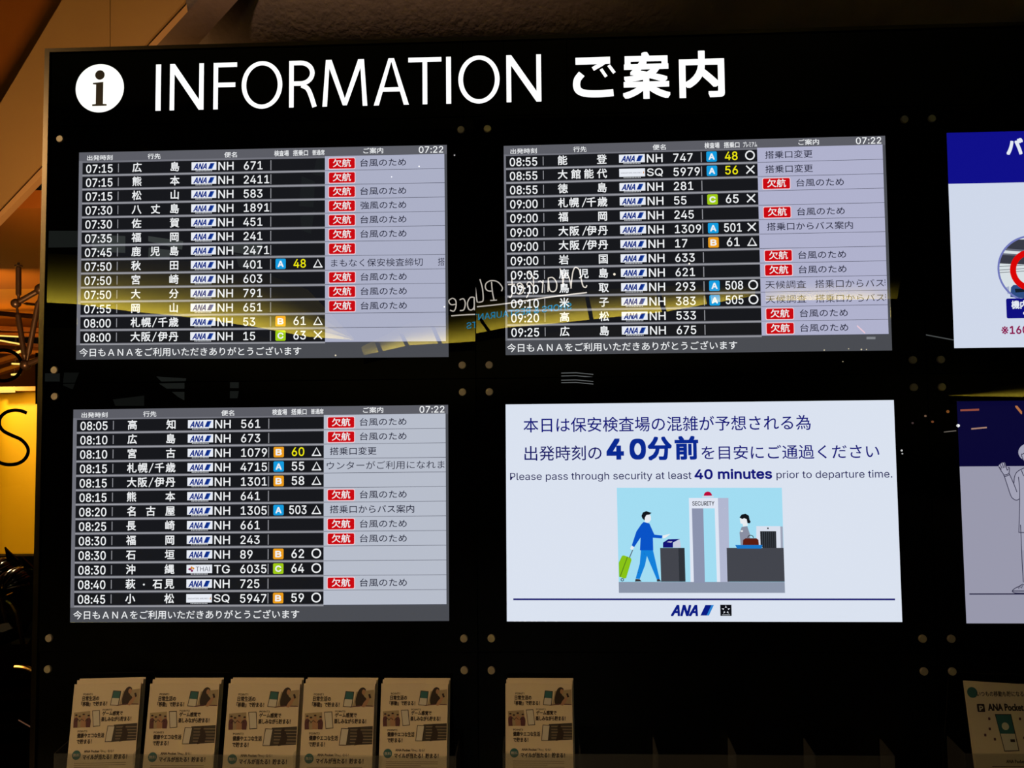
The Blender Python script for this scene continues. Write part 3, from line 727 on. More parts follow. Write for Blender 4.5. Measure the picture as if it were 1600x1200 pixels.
R3 = [('08:05', '高知', 'NH', '561', N, N, N, 1, TY), ('08:10', '広島', 'NH', '673', N, N, N, 1, TY), ('08:10', '宮古', 'NH', '1079', 'B', '*60', 'T', 0, '搭乗口変更'),
      ('08:15', '札幌/千歳', 'NH', '4715', 'A', '55', 'T', 0, '<ウンターがご利用になれま'), ('08:15', '大阪/伊丹', 'NH', '1301', 'B', '58', 'T', 0, N), ('08:15', '熊本', 'NH', '641', N, N, N, 1, TY),
      ('08:20', '名古屋', 'NH', '1305', 'A', '503', 'T', 0, '搭乗口からバス案内'), ('08:25', '長崎', 'NH', '661', N, N, N, 1, TY), ('08:30', '福岡', 'NH', '243', N, N, N, 1, TY),
      ('08:30', '石垣', 'NH', '89', 'B', '62', 'O', 0, N), ('08:30', '沖縄', 'TG', '6035', 'C', '64', 'O', 0, N), ('08:40', '萩・石見', 'NH', '725', N, N, N, 1, TY), ('08:45', '小松', 'SQ', '5947', 'B', '59', 'O', 0, N)]
flight_board((0, 0), R1, 'departure display listing 07:15 to 08:00 flights, under the word INFORMATION', 'b0b4cb', dv=1.0)
flight_board((1, 0), R2, 'departure display listing 08:55 to 09:25 flights, above the white security notice', 'b4b6d2', prem=True, du=-4.0)
flight_board((0, 1), R3, 'departure display listing 08:05 to 08:45 flights, above the leaflet row', 'bcc2d0')

# security notice
P = make_display((1, 1), 'white display with security gate picture and 40 minutes notice'); t = P.t
mb_ = MB(); P.rect(mb_, 0, 0, 1000, 562.5, 0); mb_.obj('screen_background', scr('e0e8f6'), t)
def pb(x0, y0, x1, y1):
    a = P.inv(x0, y0); b = P.inv(x1, y1); return (a[0], a[1], b[0], b[1])
def notice(s_, b, name='notice_text', c='12167c', **k):
    q = MB(); P.text(q, s_, box=b, **k); q.obj(name, scr(c), t)
a = pb(818, 653, 1267, 671.5); notice('本日は保安検査場の混雑が予想される為', a, bold=0.006)
notice('出発時刻の', pb(819.5, 697, 940, 719), bold=0.006, c='1a1c6c')
a0, a1 = P.inv(948, 700)[0], P.inv(1010, 700)[0]; t0, t1 = P.inv(980, 684)[1], P.inv(980, 718)[1]
for s_, x0, x1, ya, yb in (('4', 948, 974.5, 686, 717.5), ('0', 984, 1009, 686, 717.5), ('分', 1012, 1050, 682.5, 719), ('前', 1054, 1091.5, 681.5, 718)):
    e = 2.0; b = pb(x0, ya, x1, yb); q = MB(); P.text(q, s_, box=(b[0] + e, b[1] + e, b[2] - e, b[3] - e), font='lat' if s_ in '40' else 'jp', bold=0.036 if s_ in '分前' else 0.045, lift=2); q.obj('notice_text', scr('0a2a94'), t)
notice('を目安にご通過ください', pb(1096, 696.5, 1374.5, 716), bold=0.006, c='1a1c7c')
b = pb(797, 738, 1395, 752)
yb_, yt_ = P.inv(1090, 748.2)[1], P.inv(1090, 736.9)[1]
def eng(s_, xa, xb, c, bold, cap):
    V, T = glyphs(s_, 'lat'); x0, y0, x1, y1 = inkbox(V); u0, u1 = P.inv(xa, 745)[0], P.inv(xb, 745)[0]
    size = (yb_ - yt_) / 0.727 * cap; q = MB(); wd = (u1 - u0) / ((x1 - x0) * size)
    P.text(q, s_, at=(u0 - x0 * size * wd, yb_), size=size, wide=wd, font='lat', bold=bold, lift=2); q.obj('notice_text', scr(c), t)
eng('Please pass through security at least', 797, 1080.5, '23235a', 0.004, 1.0); eng('40 minutes', 1086, 1206, '14187c', 0.04, 1.25); eng('prior to departure time.', 1213.5, 1394.5, '23235a', 0.004, 1.0)
mb_ = MB(); a = P.inv(802, 936.5); b = P.inv(1399, 937.5); P.rect(mb_, a[0], a[1] - 2, b[0], a[1] + 2.6, 2); mb_.obj('rule_line', scr('15126e'), t)
def z(pts): return [P.inv(940 + a / 5.3333, 750 + b / 5.3333) for a, b in pts]
q = MB(); c4 = z([(127, 65), (1503, 65), (1530, 942), (145, 942)]); P.poly(q, c4, 1); pic = q.obj('picture', scr('a6e2f8'), t)
PICC = {}
def shp(name, c, polys, lift=2, parent=None):
    if name == 'scanner' and len(polys) > 3: polys_ = [polys]
    else: polys_ = [[p_] for p_ in polys]
    for g_ in polys_:
        q = MB()
        for pl_ in g_: P.poly(q, z(pl_), lift)
        o_ = q.obj(name, scr(c), parent or pic)
    return o_
shp('picture_floor', '8f99ad', [[(143, 850), (1527, 850), (1530, 942), (145, 942)]])
shp('gate_side', 'b6bcd6', [[(965, 150), (1058, 150), (1066, 850), (975, 850)]], 2.2)
shp('security_gate', 'e6ecfa', [[(728, 150), (970, 150), (990, 850), (962, 850), (943, 237), (753, 237), (772, 850), (742, 850)]], 2.6)
shp('gate_side', '8f97b2', [[(753, 237), (848, 237), (862, 856), (770, 856)]], 2.8)
q = MB(); cc = z([(886, 118)])[0]; rr = 34 / 5.333 * 1.65; P.poly(q, [(cc[0] + rr * math.cos(a * math.pi / 12), cc[1] + 4 - rr * math.sin(a * math.pi / 12)) for a in range(13)], 3); q.obj('beacon', scr('c00a3c'), pic)
shp('beacon', 'dcdcea', [[(838, 134), (934, 134), (934, 144), (838, 144)]], 2.9)
q = MB(); a = z([(757, 178), (940, 213)]); P.text(q, 'SECURITY', box=(a[0][0], a[0][1], a[1][0], a[1][1]), font='lat', bold=0.02, lift=4); q.obj('sign_text', scr('2a2c3a'), pic)
shp('counter', '45474f', [[(488, 566), (640, 566), (648, 848), (497, 848)], [(1043, 566), (1518, 566), (1527, 848), (1050, 848)]], 3)
shp('counter', '30333a', [[(640, 566), (692, 566), (700, 848), (648, 848)]], 3.2)
shp('reader', '141478', [[(512, 522), (595, 522), (595, 564), (512, 564)], [(512, 522), (556, 494), (655, 491), (595, 522)]], 3.3)
shp('reader', 'ccd0e4', [[(597, 522), (652, 494), (662, 564), (597, 564)], [(545, 518), (560, 512), (592, 512), (580, 522)]], 3.4)
shp('passenger', '0a55cc', [[(350, 350), (398, 362), (440, 455), (508, 463), (502, 488), (428, 482), (431, 586), (320, 586), (325, 480), (272, 560), (252, 545), (290, 430), (330, 370)]], 3.5)
shp('passenger', '1484e0', [[(328, 586), (429, 586), (462, 730), (485, 828), (462, 832), (378, 634), (362, 712), (318, 826), (284, 822), (318, 700)]], 3.4)
shp('passenger', 'eef2f6', [[(352, 300), (372, 288), (398, 284), (410, 300), (412, 330), (398, 352), (380, 358), (362, 350), (352, 325)], [(508, 463), (575, 449), (560, 462), (530, 484), (512, 488)], [(250, 548), (272, 562), (256, 584), (238, 572)]], 3.7)
shp('passenger', '14181e', [[(332, 300), (345, 270), (372, 260), (418, 274), (400, 288), (374, 292), (362, 312), (358, 338), (340, 320)]], 3.9)
shp('passenger', '3a3436', [[(284, 826), (318, 828), (334, 846), (278, 847)], [(460, 830), (482, 826), (498, 846), (462, 847)]], 3.9)
shp('suitcase', '8cc818', [[(170, 632), (185, 628), (244, 650), (250, 668), (205, 818), (190, 822), (146, 806), (143, 690)]], 3.3)
shp('suitcase', '55801a', [[(213, 640), (219, 642), (158, 808), (151, 806)]], 3.5)
shp('suitcase', '5a6a78', [[(256, 582), (264, 584), (236, 650), (228, 648)]], 3.5)
q = MB(); cc = z([(173, 832)])[0]; P.ring(q, cc[0], cc[1], 2.2, 4.4, 3.8, n=16); q.obj('suitcase', scr('4a5a68'), pic)
shp('officer', '8e93a6', [[(1168, 392), (1215, 386), (1238, 455), (1236, 545), (1160, 545), (1150, 440)]], 3.3)
shp('officer', 'eef2f6', [[(1152, 320), (1190, 315), (1212, 320), (1215, 362), (1222, 380), (1180, 388), (1176, 366), (1158, 362)], [(1158, 420), (1180, 420), (1178, 432), (1160, 434)]], 3.5)
shp('officer', '12161c', [[(1150, 312), (1168, 288), (1200, 281), (1228, 298), (1234, 332), (1243, 348), (1236, 362), (1216, 360), (1210, 328), (1190, 318), (1172, 326)]], 3.7)
shp('handbag', '5e1e12', [[(1180, 500), (1200, 486), (1292, 486), (1308, 500), (1312, 542), (1178, 542)]], 3.9)
q = MB(); cc = z([(1243, 484)])[0]; P.ring(q, cc[0], cc[1], 6.2, 8.2, 3.8, n=14, a0=180, a1=360); q.obj('handbag', scr('2c3c3a'), pic)
shp('tray', '1a78cc', [[(1114, 542), (1342, 542), (1334, 572), (1130, 572)]], 4.1)
shp('scanner', 'dfe6f4', [[(1290, 385), (1490, 385), (1494, 566), (1458, 566), (1455, 427), (1322, 427), (1326, 545), (1310, 545), (1290, 486)]], 3.4)
shp('scanner', 'a2a9bd', [[(1490, 388), (1510, 388), (1515, 566), (1494, 566)]], 3.4)
shp('scanner', '23262b', [[(1322, 427), (1455, 427), (1458, 566), (1344, 566), (1326, 545)]], 3.5)
shp('scanner', '4c545e', [[(1340 + 17 * k, 432), (1343 + 17 * k, 432), (1345 + 17 * k, 564), (1342 + 17 * k, 564)] for k in range(7)], 3.6)
q = MB(); cc = z([(1387, 403)])[0]; P.disc(q, cc[0], cc[1], 2.2, 3.8, n=12); q.obj('scanner', scr('30343c'), pic)
q = MB(); a = P.inv(1049, 945.5); b = P.inv(1117, 962); ana(P, q, a[0], a[1], b[0], b[1], 0, 1, 0, 2); q.obj('airline_logo', [scr('0a1c86'), scr('2c88d8')], t)
q = MB(); a = P.inv(1125.5, 945); b = P.inv(1143.5, 962.5); P.rect(q, a[0], a[1], b[0], b[1], 2, 0); cx_, cy_ = (a[0] + b[0]) / 2, (a[1] + b[1]) / 2 - 1
for k in range(5):
    an = -math.pi / 2 + k * 2 * math.pi / 5; ux, uy = cx_ + 8 * math.cos(an), cy_ + 8 * math.sin(an)
    P.poly(q, [(ux + 3.2 * math.cos(an + 2.4), uy + 3.2 * math.sin(an + 2.4)), (ux + 3.4 * math.cos(an), uy + 3.4 * math.sin(an)), (ux + 3.2 * math.cos(an - 2.4), uy + 3.2 * math.sin(an - 2.4))], 3, 1)
P.rect(q, cx_ - 10, b[1] - 3.2, cx_ + 10, b[1] - 2, 3, 1)
q.obj('star_emblem', [scr('101218'), scr('dfe4ee')], t)

# battery notice (mostly outside the frame)
P = make_display((2, 0), 'white display under a blue heading band with a red ring sign'); t = P.t
mb_ = MB(); P.rect(mb_, 0, 0, 1000, 562.5, 0); mb_.obj('screen_background', scr('d5def0'), t)
yb1 = P.inv(1485, 287)[1]; mb_ = MB(); P.rect(mb_, 0, 0, 1000, yb1, 1); hb = mb_.obj('heading_band', scr('10108c'), t)
q = MB(); b = pb(1573.5, 217, 1598, 240); P.text(q, 'バ', box=b, bold=0.04, lift=3); q.obj('heading_text', scr('eaf0fa'), hb)
def disp_shape(P_, name, c, polys, lift, parent):
    q_ = MB()
    for pl_ in polys: P_.poly(q_, [P_.inv(*p) for p in pl_], lift)
    return q_.obj(name, scr(c), parent)
cx_, cy_ = P.inv(1613, 420); rr = 54 * 1.62
q = MB(); P.disc(q, cx_, cy_, rr, 2, n=48); cab = q.obj('cabin_picture', scr('dde6ea'), t)
def arc(y0, y1, n=10):
    L = []
    for k in range(n + 1):
        y_ = y0 + (y1 - y0) * k / n; L.append((1613 - math.sqrt(max(52.5 ** 2 - (y_ - 420) ** 2, 1)), y_))
    return L
disp_shape(P, 'cabin_ceiling', '3a3c48', [arc(374, 391) + [(1613, 394), (1613, 374)], arc(395.5, 411.5) + [(1613, 413.5), (1613, 398.5)]], 3, cab)
disp_shape(P, 'cabin_ceiling', '6a6e7c', [arc(388, 390.8) + [(1613, 393.8), (1613, 391)], arc(395.5, 398) + [(1613, 401), (1613, 398.5)]], 3.4, cab)
disp_shape(P, 'cabin_line', '5a6068', [[(1561, y_), (1613, y_ - 3.2), (1613, y_ - 2.4), (1561, y_ + .9)] for y_ in (416, 421.5, 425.5)], 3.3, cab)
disp_shape(P, 'cabin_seat', '2f4f86', [[(1580, 449), (1584, 445), (1640, 445), (1640, 470), (1579, 464)]], 3.4, cab)
disp_shape(P, 'cabin_seat', '14202e', [[(1586, 451), (1613, 451), (1613, 455), (1587, 457)]], 3.6, cab)
disp_shape(P, 'cabin_seat', 'aab4d0', [[(1571.5, 449), (1577, 447), (1577.5, 458), (1575, 460)]], 3.4, cab)
q = MB(); P.ring(q, cx_, cy_, rr - 5.0, rr, 4, n=64); q.obj('picture_ring', scr('747cc0'), cab)
q = MB(); a = P.inv(1612, 422); P.ring(q, a[0], a[1], 24 * 1.62, 33.5 * 1.62, 5, n=48); q.obj('prohibition_ring', scr('e00606'), cab)
a = P.inv(1572, 466.5); b = P.inv(1574, 497.5); q = MB(); P.rect(q, a[0], a[1], a[0] + 135, b[1], 6, r=4); lb = q.obj('caption_plate', scr('101084'), t)
q = MB(); a = P.inv(1580.5, 470); b = P.inv(1604, 482); P.text(q, '機内', box=(a[0], a[1], b[0] + 2, b[1]), bold=0.035, lift=7); a = P.inv(1601, 489.5); P.disc(q, a[0], a[1], 4, 7, n=10); q.obj('caption_text', scr('eaf0fa'), lb)
q = MB(); a = P.inv(1565, 510); b = P.inv(1605, 521.5); P.text(q, '※', box=(a[0], a[1], a[0] + 17, b[1]), lift=3, bold=.01); P.text(q, '160', box=(P.inv(1578.5, 515)[0], P.inv(1578, 509.5)[1], P.inv(1578.5, 515)[0] + 45, b[1] - .5), font='lat', bold=0.03, lift=3); q.obj('footnote_text', scr('8e1450'), t)

# display with the line-drawn waving person
P = make_display((2, 1), 'dim display with a line-drawn waving figure under a navy band'); t = P.t
mb_ = MB(); P.rect(mb_, 0, 0, 1000, 562.5, 0); mb_.obj('screen_background', scr('9c9cb0'), t)
y_ = P.inv(1500, 729)[1]; mb_ = MB(); P.rect(mb_, 0, 0, 1000, y_, 1); mb_.obj('heading_band', scr('0a0834'), t)
a = P.inv(1515, 928); mb_ = MB(); P.rect(mb_, a[0], a[1] - 1, 1000 - a[0], a[1] + 2, 1); mb_.obj('ground_line', scr('141038'), t)
def fz(pts): return [P.inv(1550 + a / 10, 680 + b / 10) for a, b in pts]
q = MB(); 
hand = [(190, 620), (150, 560), (108, 500), (112, 470), (130, 452), (150, 440), (162, 428), (182, 432), (196, 424), (212, 436), (222, 470), (236, 530), (250, 505), (272, 504), (278, 530), (270, 600)]
arm = [(190, 625), (240, 770), (300, 950), (345, 1000), (390, 1015), (430, 1000), (430, 760), (400, 700), (360, 690), (345, 750), (280, 600)]
body = [(360, 600), (400, 560), (500, 515), (700, 470), (900, 560), (900, 1800), (470, 1800), (430, 1500), (430, 1000), (345, 760)]
P.poly(q, fz(hand), 2); P.poly(q, fz(arm), 2.1); P.poly(q, fz(body), 1.9); P.disc(q, *P.inv(1611, 707), 19 * 1.62, 2.2, n=28, ry=15 * 1.62)
fig = q.obj('drawn_figure', scr('a6a6ba'), t)
q = MB(); lw = 1.9
for pts in ([(108, 490), (150, 562), (188, 622), (240, 775), (300, 950), (345, 1000), (390, 1016), (434, 995)], [(272, 600), (300, 660), (345, 762), (395, 890)], [(345, 755), (360, 640), (400, 570), (500, 515), (560, 495)], [(462, 545), (500, 640)], [(418, 650), (432, 800), (436, 1000), (430, 1300), (425, 1500), (435, 1520), (560, 1522)],
            [(188, 622), (230, 618), (272, 596)], [(196, 645), (236, 638), (280, 615)], [(108, 490), (118, 500), (150, 540)], [(130, 452), (160, 520)], [(162, 432), (185, 515)], [(196, 428), (206, 508)], [(212, 436), (222, 480), (242, 548), (262, 520)], [(250, 508), (272, 504), (278, 530), (270, 600)],
            [(460, 290), (480, 300), (500, 285), (560, 290)], [(462, 300), (470, 330), (480, 345)], [(480, 350), (500, 400), (560, 430)]):
    P.line(q, fz(smoothline(pts, 4)), lw, 3)
def sz(pts): return [P.inv(1550 + a / 20, 880 + b / 20) for a, b in pts]
P.line(q, sz([(900, -1200), (950, 0), (985, 600)]), lw, 3); P.line(q, sz(smoothline([(1000, 690), (965, 660), (860, 720), (720, 790), (640, 870), (680, 915), (760, 935), (1100, 940)], 4)), lw, 3); P.line(q, sz([(640, 870), (1100, 872)]), lw, 3)
P.line(q, sz([(820, 730), (845, 800), (870, 730), (935, 780), (955, 690)]), lw, 3)
q.obj('figure_outline', scr('2c2a44'), fig)

# ---------------------------------------------------------------- leaflets in acrylic holders
paper = mat('leaflet_paper', 'e0d2b4', 0.6, noise=0.03, scale=20)
ink_ = mat('leaflet_ink', '2c1c14', 0.6); teal = mat('leaflet_teal', '2f6a6c', 0.5); skin_ = mat('leaflet_skin', 'b08868', 0.6); plum = mat('leaflet_plum', '5c3038', 0.6); wash = mat('leaflet_wash', 'a89878', 0.6)
darkph = mat('leaflet_photo', '3c3630', 0.6, noise=0.4, scale=60); fineink = mat('leaflet_fine_print', '8a7c68', 0.6); whitep = mat('leaflet_white', 'd8d4c4', 0.5)
LW, LH = 0.180, 0.297; LEAN = math.radians(10)
def lfn(u, v, lift):                                 # u 0..113, v 0..186 in leaflet units, origin at the top left
    return Vector(((u / 113 - 0.5) * LW, -0.0035 - 0.00015 * lift, LH - v / 113 * LW))
lp = Plane(lfn, None)
def L8(pts): return [((a - 60) / 8, (b - 118) / 8 * 1.0) for a, b in [(p[0] + (p[1] - 118) * 0.062, p[1]) for p in pts]]
def leaflet(label):
    t = empty('leaflet_stack'); tag(t, label, 'leaflet', 'leaflets in the bottom holders')
    for k, (dx, dz, rz) in enumerate([(0.005, 0.012, 0.0), (0.002, 0.009, 0.0), (0, 0, 0)]):
        mm = MB(); yy = [0.009, 0.004, -0.0034][k]
        mm.box(-LW / 2 + dx, LW / 2 + dx, yy, yy + 0.0012, 0 + dz, LH + dz); mm.obj('page', paper, t)
    def tx(items, mt, name):
        q = MB()
        for s_, b, bo in items: lp.text(q, s_, box=b, bold=bo, lift=2, res=2, shear=0)
        return q.obj(name, mt, t)
    tx([('日常生活の', (16, 19, 44, 26), .035), ('「移動」で貯まる！', (15, 27.5, 58, 34.5), .035), ('ゲーム感覚で', (52, 43, 86, 49.5), .035), ('楽しみながら貯まる！', (51, 51.5, 101, 58.5), .035),
        ('健康やエコな生活', (13, 76, 58, 83), .035), ('で貯まる！', (13, 85, 38, 92), .035), ('ANA Pocket', (27, 102, 52, 105.5), .03), ('「Pro」なら！', (54, 101.5, 76, 106), .01), ('マイルが当たる！貯まる！', (25.5, 108.5, 99, 116), .04),
        ('POINT1', (17, 14.5, 32, 17.5), .01), ('POINT2', (52, 39.5, 68, 42), .01), ('POINT3', (13, 71.5, 29, 74.5), .01)], ink_, 'printed_text')
    q = MB(); lp.disc(q, 14.5, 109, 7.2, 1.5); lp.disc(q, 100, 139, 6.5, 1.5); rd = q.obj('round_badge', teal, t)
    q = MB(); lp.text(q, '無料', box=(9, 106.5, 20, 111.5), lift=3, res=2); q.obj('badge_text', whitep, rd)
    q = MB()
    for k in range(9): lp.rect(q, 12, 121 + k * 3.1, 98 - (28 if k % 3 == 2 else 0), 121.8 + k * 3.1, 1.5)
    q.obj('fine_print', fineink, t)
    def phone(pts, inner, split, m1, m2):
        q = MB(); lp.poly(q, pts, 1.6, 0); lp.poly(q, inner, 1.9, 1)
        if split: lp.poly(q, split, 2.2, 2)
        return q.obj('phone_picture', [ink_, whitep, teal], t)
    phone([(67, 11), (80.5, 12), (78, 35), (63.5, 34)], [(68, 12), (79.4, 13), (77, 34), (64.7, 33)], [(68, 12), (79.4, 13), (78.3, 23.5), (66.3, 22.7)], 0, 0)
    phone([(34.5, 41.5), (47, 41), (50, 65.5), (38, 66.5)], [(35.5, 42.5), (46.2, 42), (49, 64.6), (38.8, 65.4)], None, 0, 0)
    phone([(62.5, 65), (75, 65.5), (72, 90), (60, 90)], [(63.5, 66), (74, 66.4), (71.1, 89), (61, 89)], None, 0, 0)
    q = MB(); lp.poly(q, [(79, 34), (84, 12), (112, 9), (112, 32)], 1.4, 3)
    lp.poly(q, smoothline([(84.5, 34), (83, 26), (85.5, 15), (89, 8), (94, 5.5), (98.5, 8), (98, 12), (95, 12), (96, 18), (100, 22), (99, 28), (93, 33), (84.5, 34)], 3), 1.8, 0)
    lp.disc(q, 95.6, 12.5, 2.9, 2.1, 1, n=14, ry=4.0); lp.poly(q, [(93, 34), (96, 28), (104, 19), (107, 20), (102, 30), (97, 35)], 2.2, 1); lp.poly(q, [(103, 16), (106, 15), (108, 21), (105, 22)], 2.4, 0)
    lp.line(q, [(75, 34.5), (90, 32.5), (112, 33)], 1.4, 2.0, 2); q.obj('woman_photo', [ink_, skin_, plum, wash], t)
    q = MB(); lp.poly(q, [(4, 44), (31, 42), (33, 66), (5, 68)], 1.4, 3)
    for x_, h_, c_, w_ in ((5, 19, 0, 7), (12, 17, 3, 5), (17, 20, 1, 8), (26, 18, 0, 7)):
        lp.poly(q, smoothline([(x_, 67), (x_ - .5, 67 - h_ * .55), (x_ + w_ * .2, 67 - h_ * .78), (x_ + w_ * .8, 67 - h_ * .78), (x_ + w_ + .5, 67 - h_ * .5), (x_ + w_, 67)], 3), 1.8 + x_ * .01, c_)
        lp.disc(q, x_ + w_ / 2, 67 - h_ * .92, 2.1, 2.6, 1, n=12); lp.disc(q, x_ + w_ / 2 - .3, 67 - h_ * 1.0, 2.1, 2.8, 2, n=12, ry=1.3)
    for a_, b_ in ((8, 15), (14, 22), (24, 29)): lp.line(q, [(a_, 58), ((a_ + b_) / 2, 54), (b_, 57)], 1.1, 3.0, 2)
    q.obj('group_photo', [plum, skin_, ink_, wash], t)
    q = MB(); lp.poly(q, [(73, 64), (112, 62), (112, 88), (71, 90)], 1.5, 0)
    for k in range(5): lp.rect(q, 77, 67 + k * 4.5, 112, 68.2 + k * 4.5, 1.7, 1)
    lp.poly(q, [(84, 90), (88, 76), (87, 68), (91, 66), (95, 70), (98, 78), (96, 88)], 2.1, 2); lp.disc(q, 91, 66, 2.4, 2.2, 2, n=10); q.obj('rider_photo', [darkph, fineink, ink_], t)
    return t
def copy_tree(o, parent=None):
    c = o.copy(); COL.objects.link(c); c.parent = parent
    for ch in list(o.children): copy_tree(ch, c)
    return c
spots = [(121, 225, -1.5, 'printed leaflets in the leftmost holder of the five'), (236, 344, -0.3, 'printed leaflets second from the left in the row of five'), (357.5, 469, 0.0, 'printed leaflets in the middle of the row of five'),
         (475, 586, 0.0, 'printed leaflets second from the right in the row of five'), (596, 700, 0.0, 'printed leaflets in the rightmost holder of the five'), (789.8, 893.5, 0.0, 'single printed leaflet stack under the white security notice')]
proto = None
Y_T = -0.035
for i, (xa, xb, rz, lab) in enumerate(spots):
    o = leaflet(lab) if proto is None else copy_tree(proto); proto = proto or o; o['label'] = lab
    top = (bp(xa, 1068, Y_T) + bp(xb, 1068, Y_T)) / 2
    o.rotation_euler = (-LEAN, math.radians(rz), 0)      # leans back towards the board
    wd = (bp(xb, 1068, Y_T) - bp(xa, 1068, Y_T)).x / LW
    o.scale = (wd, 1, wd)
    Rm = o.rotation_euler.to_matrix(); o.location = top - Rm @ Vector((0, -0.003, LH * wd))
    o.location.x = top.x
# leaflet at the right edge
lp2 = empty('leaflet_stack'); tag(lp2, 'leaflet stack with one large phone picture at the right edge', 'leaflet', 'leaflets in the bottom holders')
p0 = bp(1507, 1068, Y_T)
def rfn(u, v, lift): return Vector((u / 113 * LW, -0.0035 - 0.00015 * lift, LH - v / 113 * LW))
rp = Plane(rfn, None)
for k, (dx, dz) in enumerate([(-0.002, 0.007), (0, 0)]):
    mm = MB(); yy = [0.001, -0.0034][k]
    mm.prism([(dx, yy, dz), (LW + .03, yy, dz), (LW + .03, yy, LH - (0 if k else .012) + dz), (dx, yy, LH + dz)], (0, 0.0012, 0)); mm.obj('page', paper, lp2)
def r8(px, py): return ((px - 1507 - (py - 1068) * .02) * 1.0, (py - 1068) * 0.985)
q = MB()
def rt(s_, x0, y0, x1, y1, bo): a = r8(x0, y0); b = r8(x1, y1); rp.text(q, s_, box=(a[0], a[1], b[0], b[1]), bold=bo, lift=2, res=2)
rt('いつもの移動も貯になる！', 1523, 1079, 1598, 1087, .02); q.obj('printed_text', ink_, lp2); q = MB(); rt('ANA Pocket', 1538, 1098, 1592, 1108, .04); q.obj('printed_text', ink_, lp2); q = MB(); rt('ANA Pocket', 1556, 1180, 1584, 1184.5, .03); q.obj('printed_text', ink_, lp2)
q = MB(); a = r8(1521, 1098); b = r8(1533, 1110); rp.rect(q, a[0], a[1], b[0], b[1], 1.6, 0, r=1.5); rp.text(q, 'P', box=(a[0] + 3.5, a[1] + 3, b[0] - 3, b[1] - 2), font='lat', bold=.04, lift=2, mi=1); q.obj('pocket_emblem', [ink_, whitep], lp2)
q = MB(); rp.poly(q, [r8(1547, 1113), r8(1572, 1113), r8(1578, 1167), r8(1555, 1168)], 1.6, 0); rp.poly(q, [r8(1548.3, 1114.2), r8(1571, 1114.2), r8(1576.6, 1165.8), r8(1556, 1166.6)], 1.9, 1); rp.poly(q, [r8(1548.3, 1114.2), r8(1571, 1114.2), r8(1574, 1142), r8(1551.5, 1142)], 2.2, 2)
a = r8(1561, 1131); rp.disc(q, a[0], a[1], 5.5, 2.5, 1); a = r8(1566, 1150); rp.rect(q, a[0], a[1], a[0] + 7, a[1] + 4, 2.5, 0); q.obj('phone_picture', [ink_, whitep, teal], lp2)
q = MB()
for px_, py_ in ((1536, 1118), (1535, 1133), (1527, 1142), (1541, 1148), (1583, 1118), (1589, 1132), (1586, 1146)): a = r8(px_, py_); rp.rect(q, a[0], a[1], a[0] + 3.5, a[1] + 4, 1.6, r=1)
for k in range(6): a = r8(1534, 1189 + k * 3); rp.rect(q, a[0], a[1], a[0] + 74, a[1] + .9, 1.6)
q.obj('fine_print', plum, lp2)
q = MB(); a = r8(1511, 1081); rp.disc(q, max(a[0], 9), a[1], 8, 1.6); a = r8(1599, 1157); rp.disc(q, a[0], a[1], 8, 1.6); q.obj('round_badge', teal, lp2)
lp2.rotation_euler = (-LEAN, math.radians(0), 0); lp2.location = p0 - lp2.rotation_euler.to_matrix() @ Vector((0, 0, LH))

m_, nt, out = nodes('acrylic')
tr_ = nt.nodes.new('ShaderNodeBsdfTransparent'); tr_.inputs[0].default_value = (0.93, 0.94, 0.93, 1)
g_ = nt.nodes.new('ShaderNodeBsdfGlossy'); g_.inputs['Roughness'].default_value = 0.05
d_ = nt.nodes.new('ShaderNodeBsdfDiffuse'); d_.inputs[0].default_value = (0.5, 0.5, 0.45, 1)
m1 = nt.nodes.new('ShaderNodeMixShader'); m1.inputs[0].default_value = 0.05; m2 = nt.nodes.new('ShaderNodeMixShader'); m2.inputs[0].default_value = 0.05
nt.links.new(tr_.outputs[0], m1.inputs[1]); nt.links.new(d_.outputs[0], m1.inputs[2]); nt.links.new(m1.outputs[0], m2.inputs[1]); nt.links.new(g_.outputs[0], m2.inputs[2]); nt.links.new(m2.outputs[0], out.inputs[0])
acr = m_
def holder(xa, xb, label, ncell):
    yf = -0.085; a = bp(xa, 1178, yf); b = bp(xb, 1178, yf); zt_ = a.z; zb_ = zt_ - 0.30 + 0.12
    t = empty('leaflet_holder', ((a.x + b.x) / 2, 0, zb_)); tag(t, label, 'holder', 'clear acrylic leaflet holders'); o0 = t.location
    w2 = (b.x - a.x) / 2; h_ = zt_ - zb_
    mm = MB(); mm.box(-w2, w2, yf, yf + 0.003, 0, h_); mm.obj('front_sheet', acr, t)
    for k in range(ncell + 1):
        x_ = -w2 + 2 * w2 * k / ncell; mm = MB(); mm.prism([(x_ - .0015, yf + .003, 0), (x_ - .0015, yf + .003, h_), (x_ - .0015, -0.007, h_ + 0.01), (x_ - .0015, -0.007, 0)], (0.003, 0, 0)); mm.obj('divider', acr, t)
    mm = MB(); mm.box(-w2, w2, yf, -0.004, -0.004, 0); mm.obj('bottom_sheet', acr, t)
    return t
holder(84, 712, 'clear acrylic holder with five pockets under the lower left display', 5)
holder(786, 1398, 'clear acrylic holder mostly empty, one pocket holding leaflets', 5)
holder(1508, 2100, 'clear acrylic holder at the right edge holding the phone leaflet', 5)

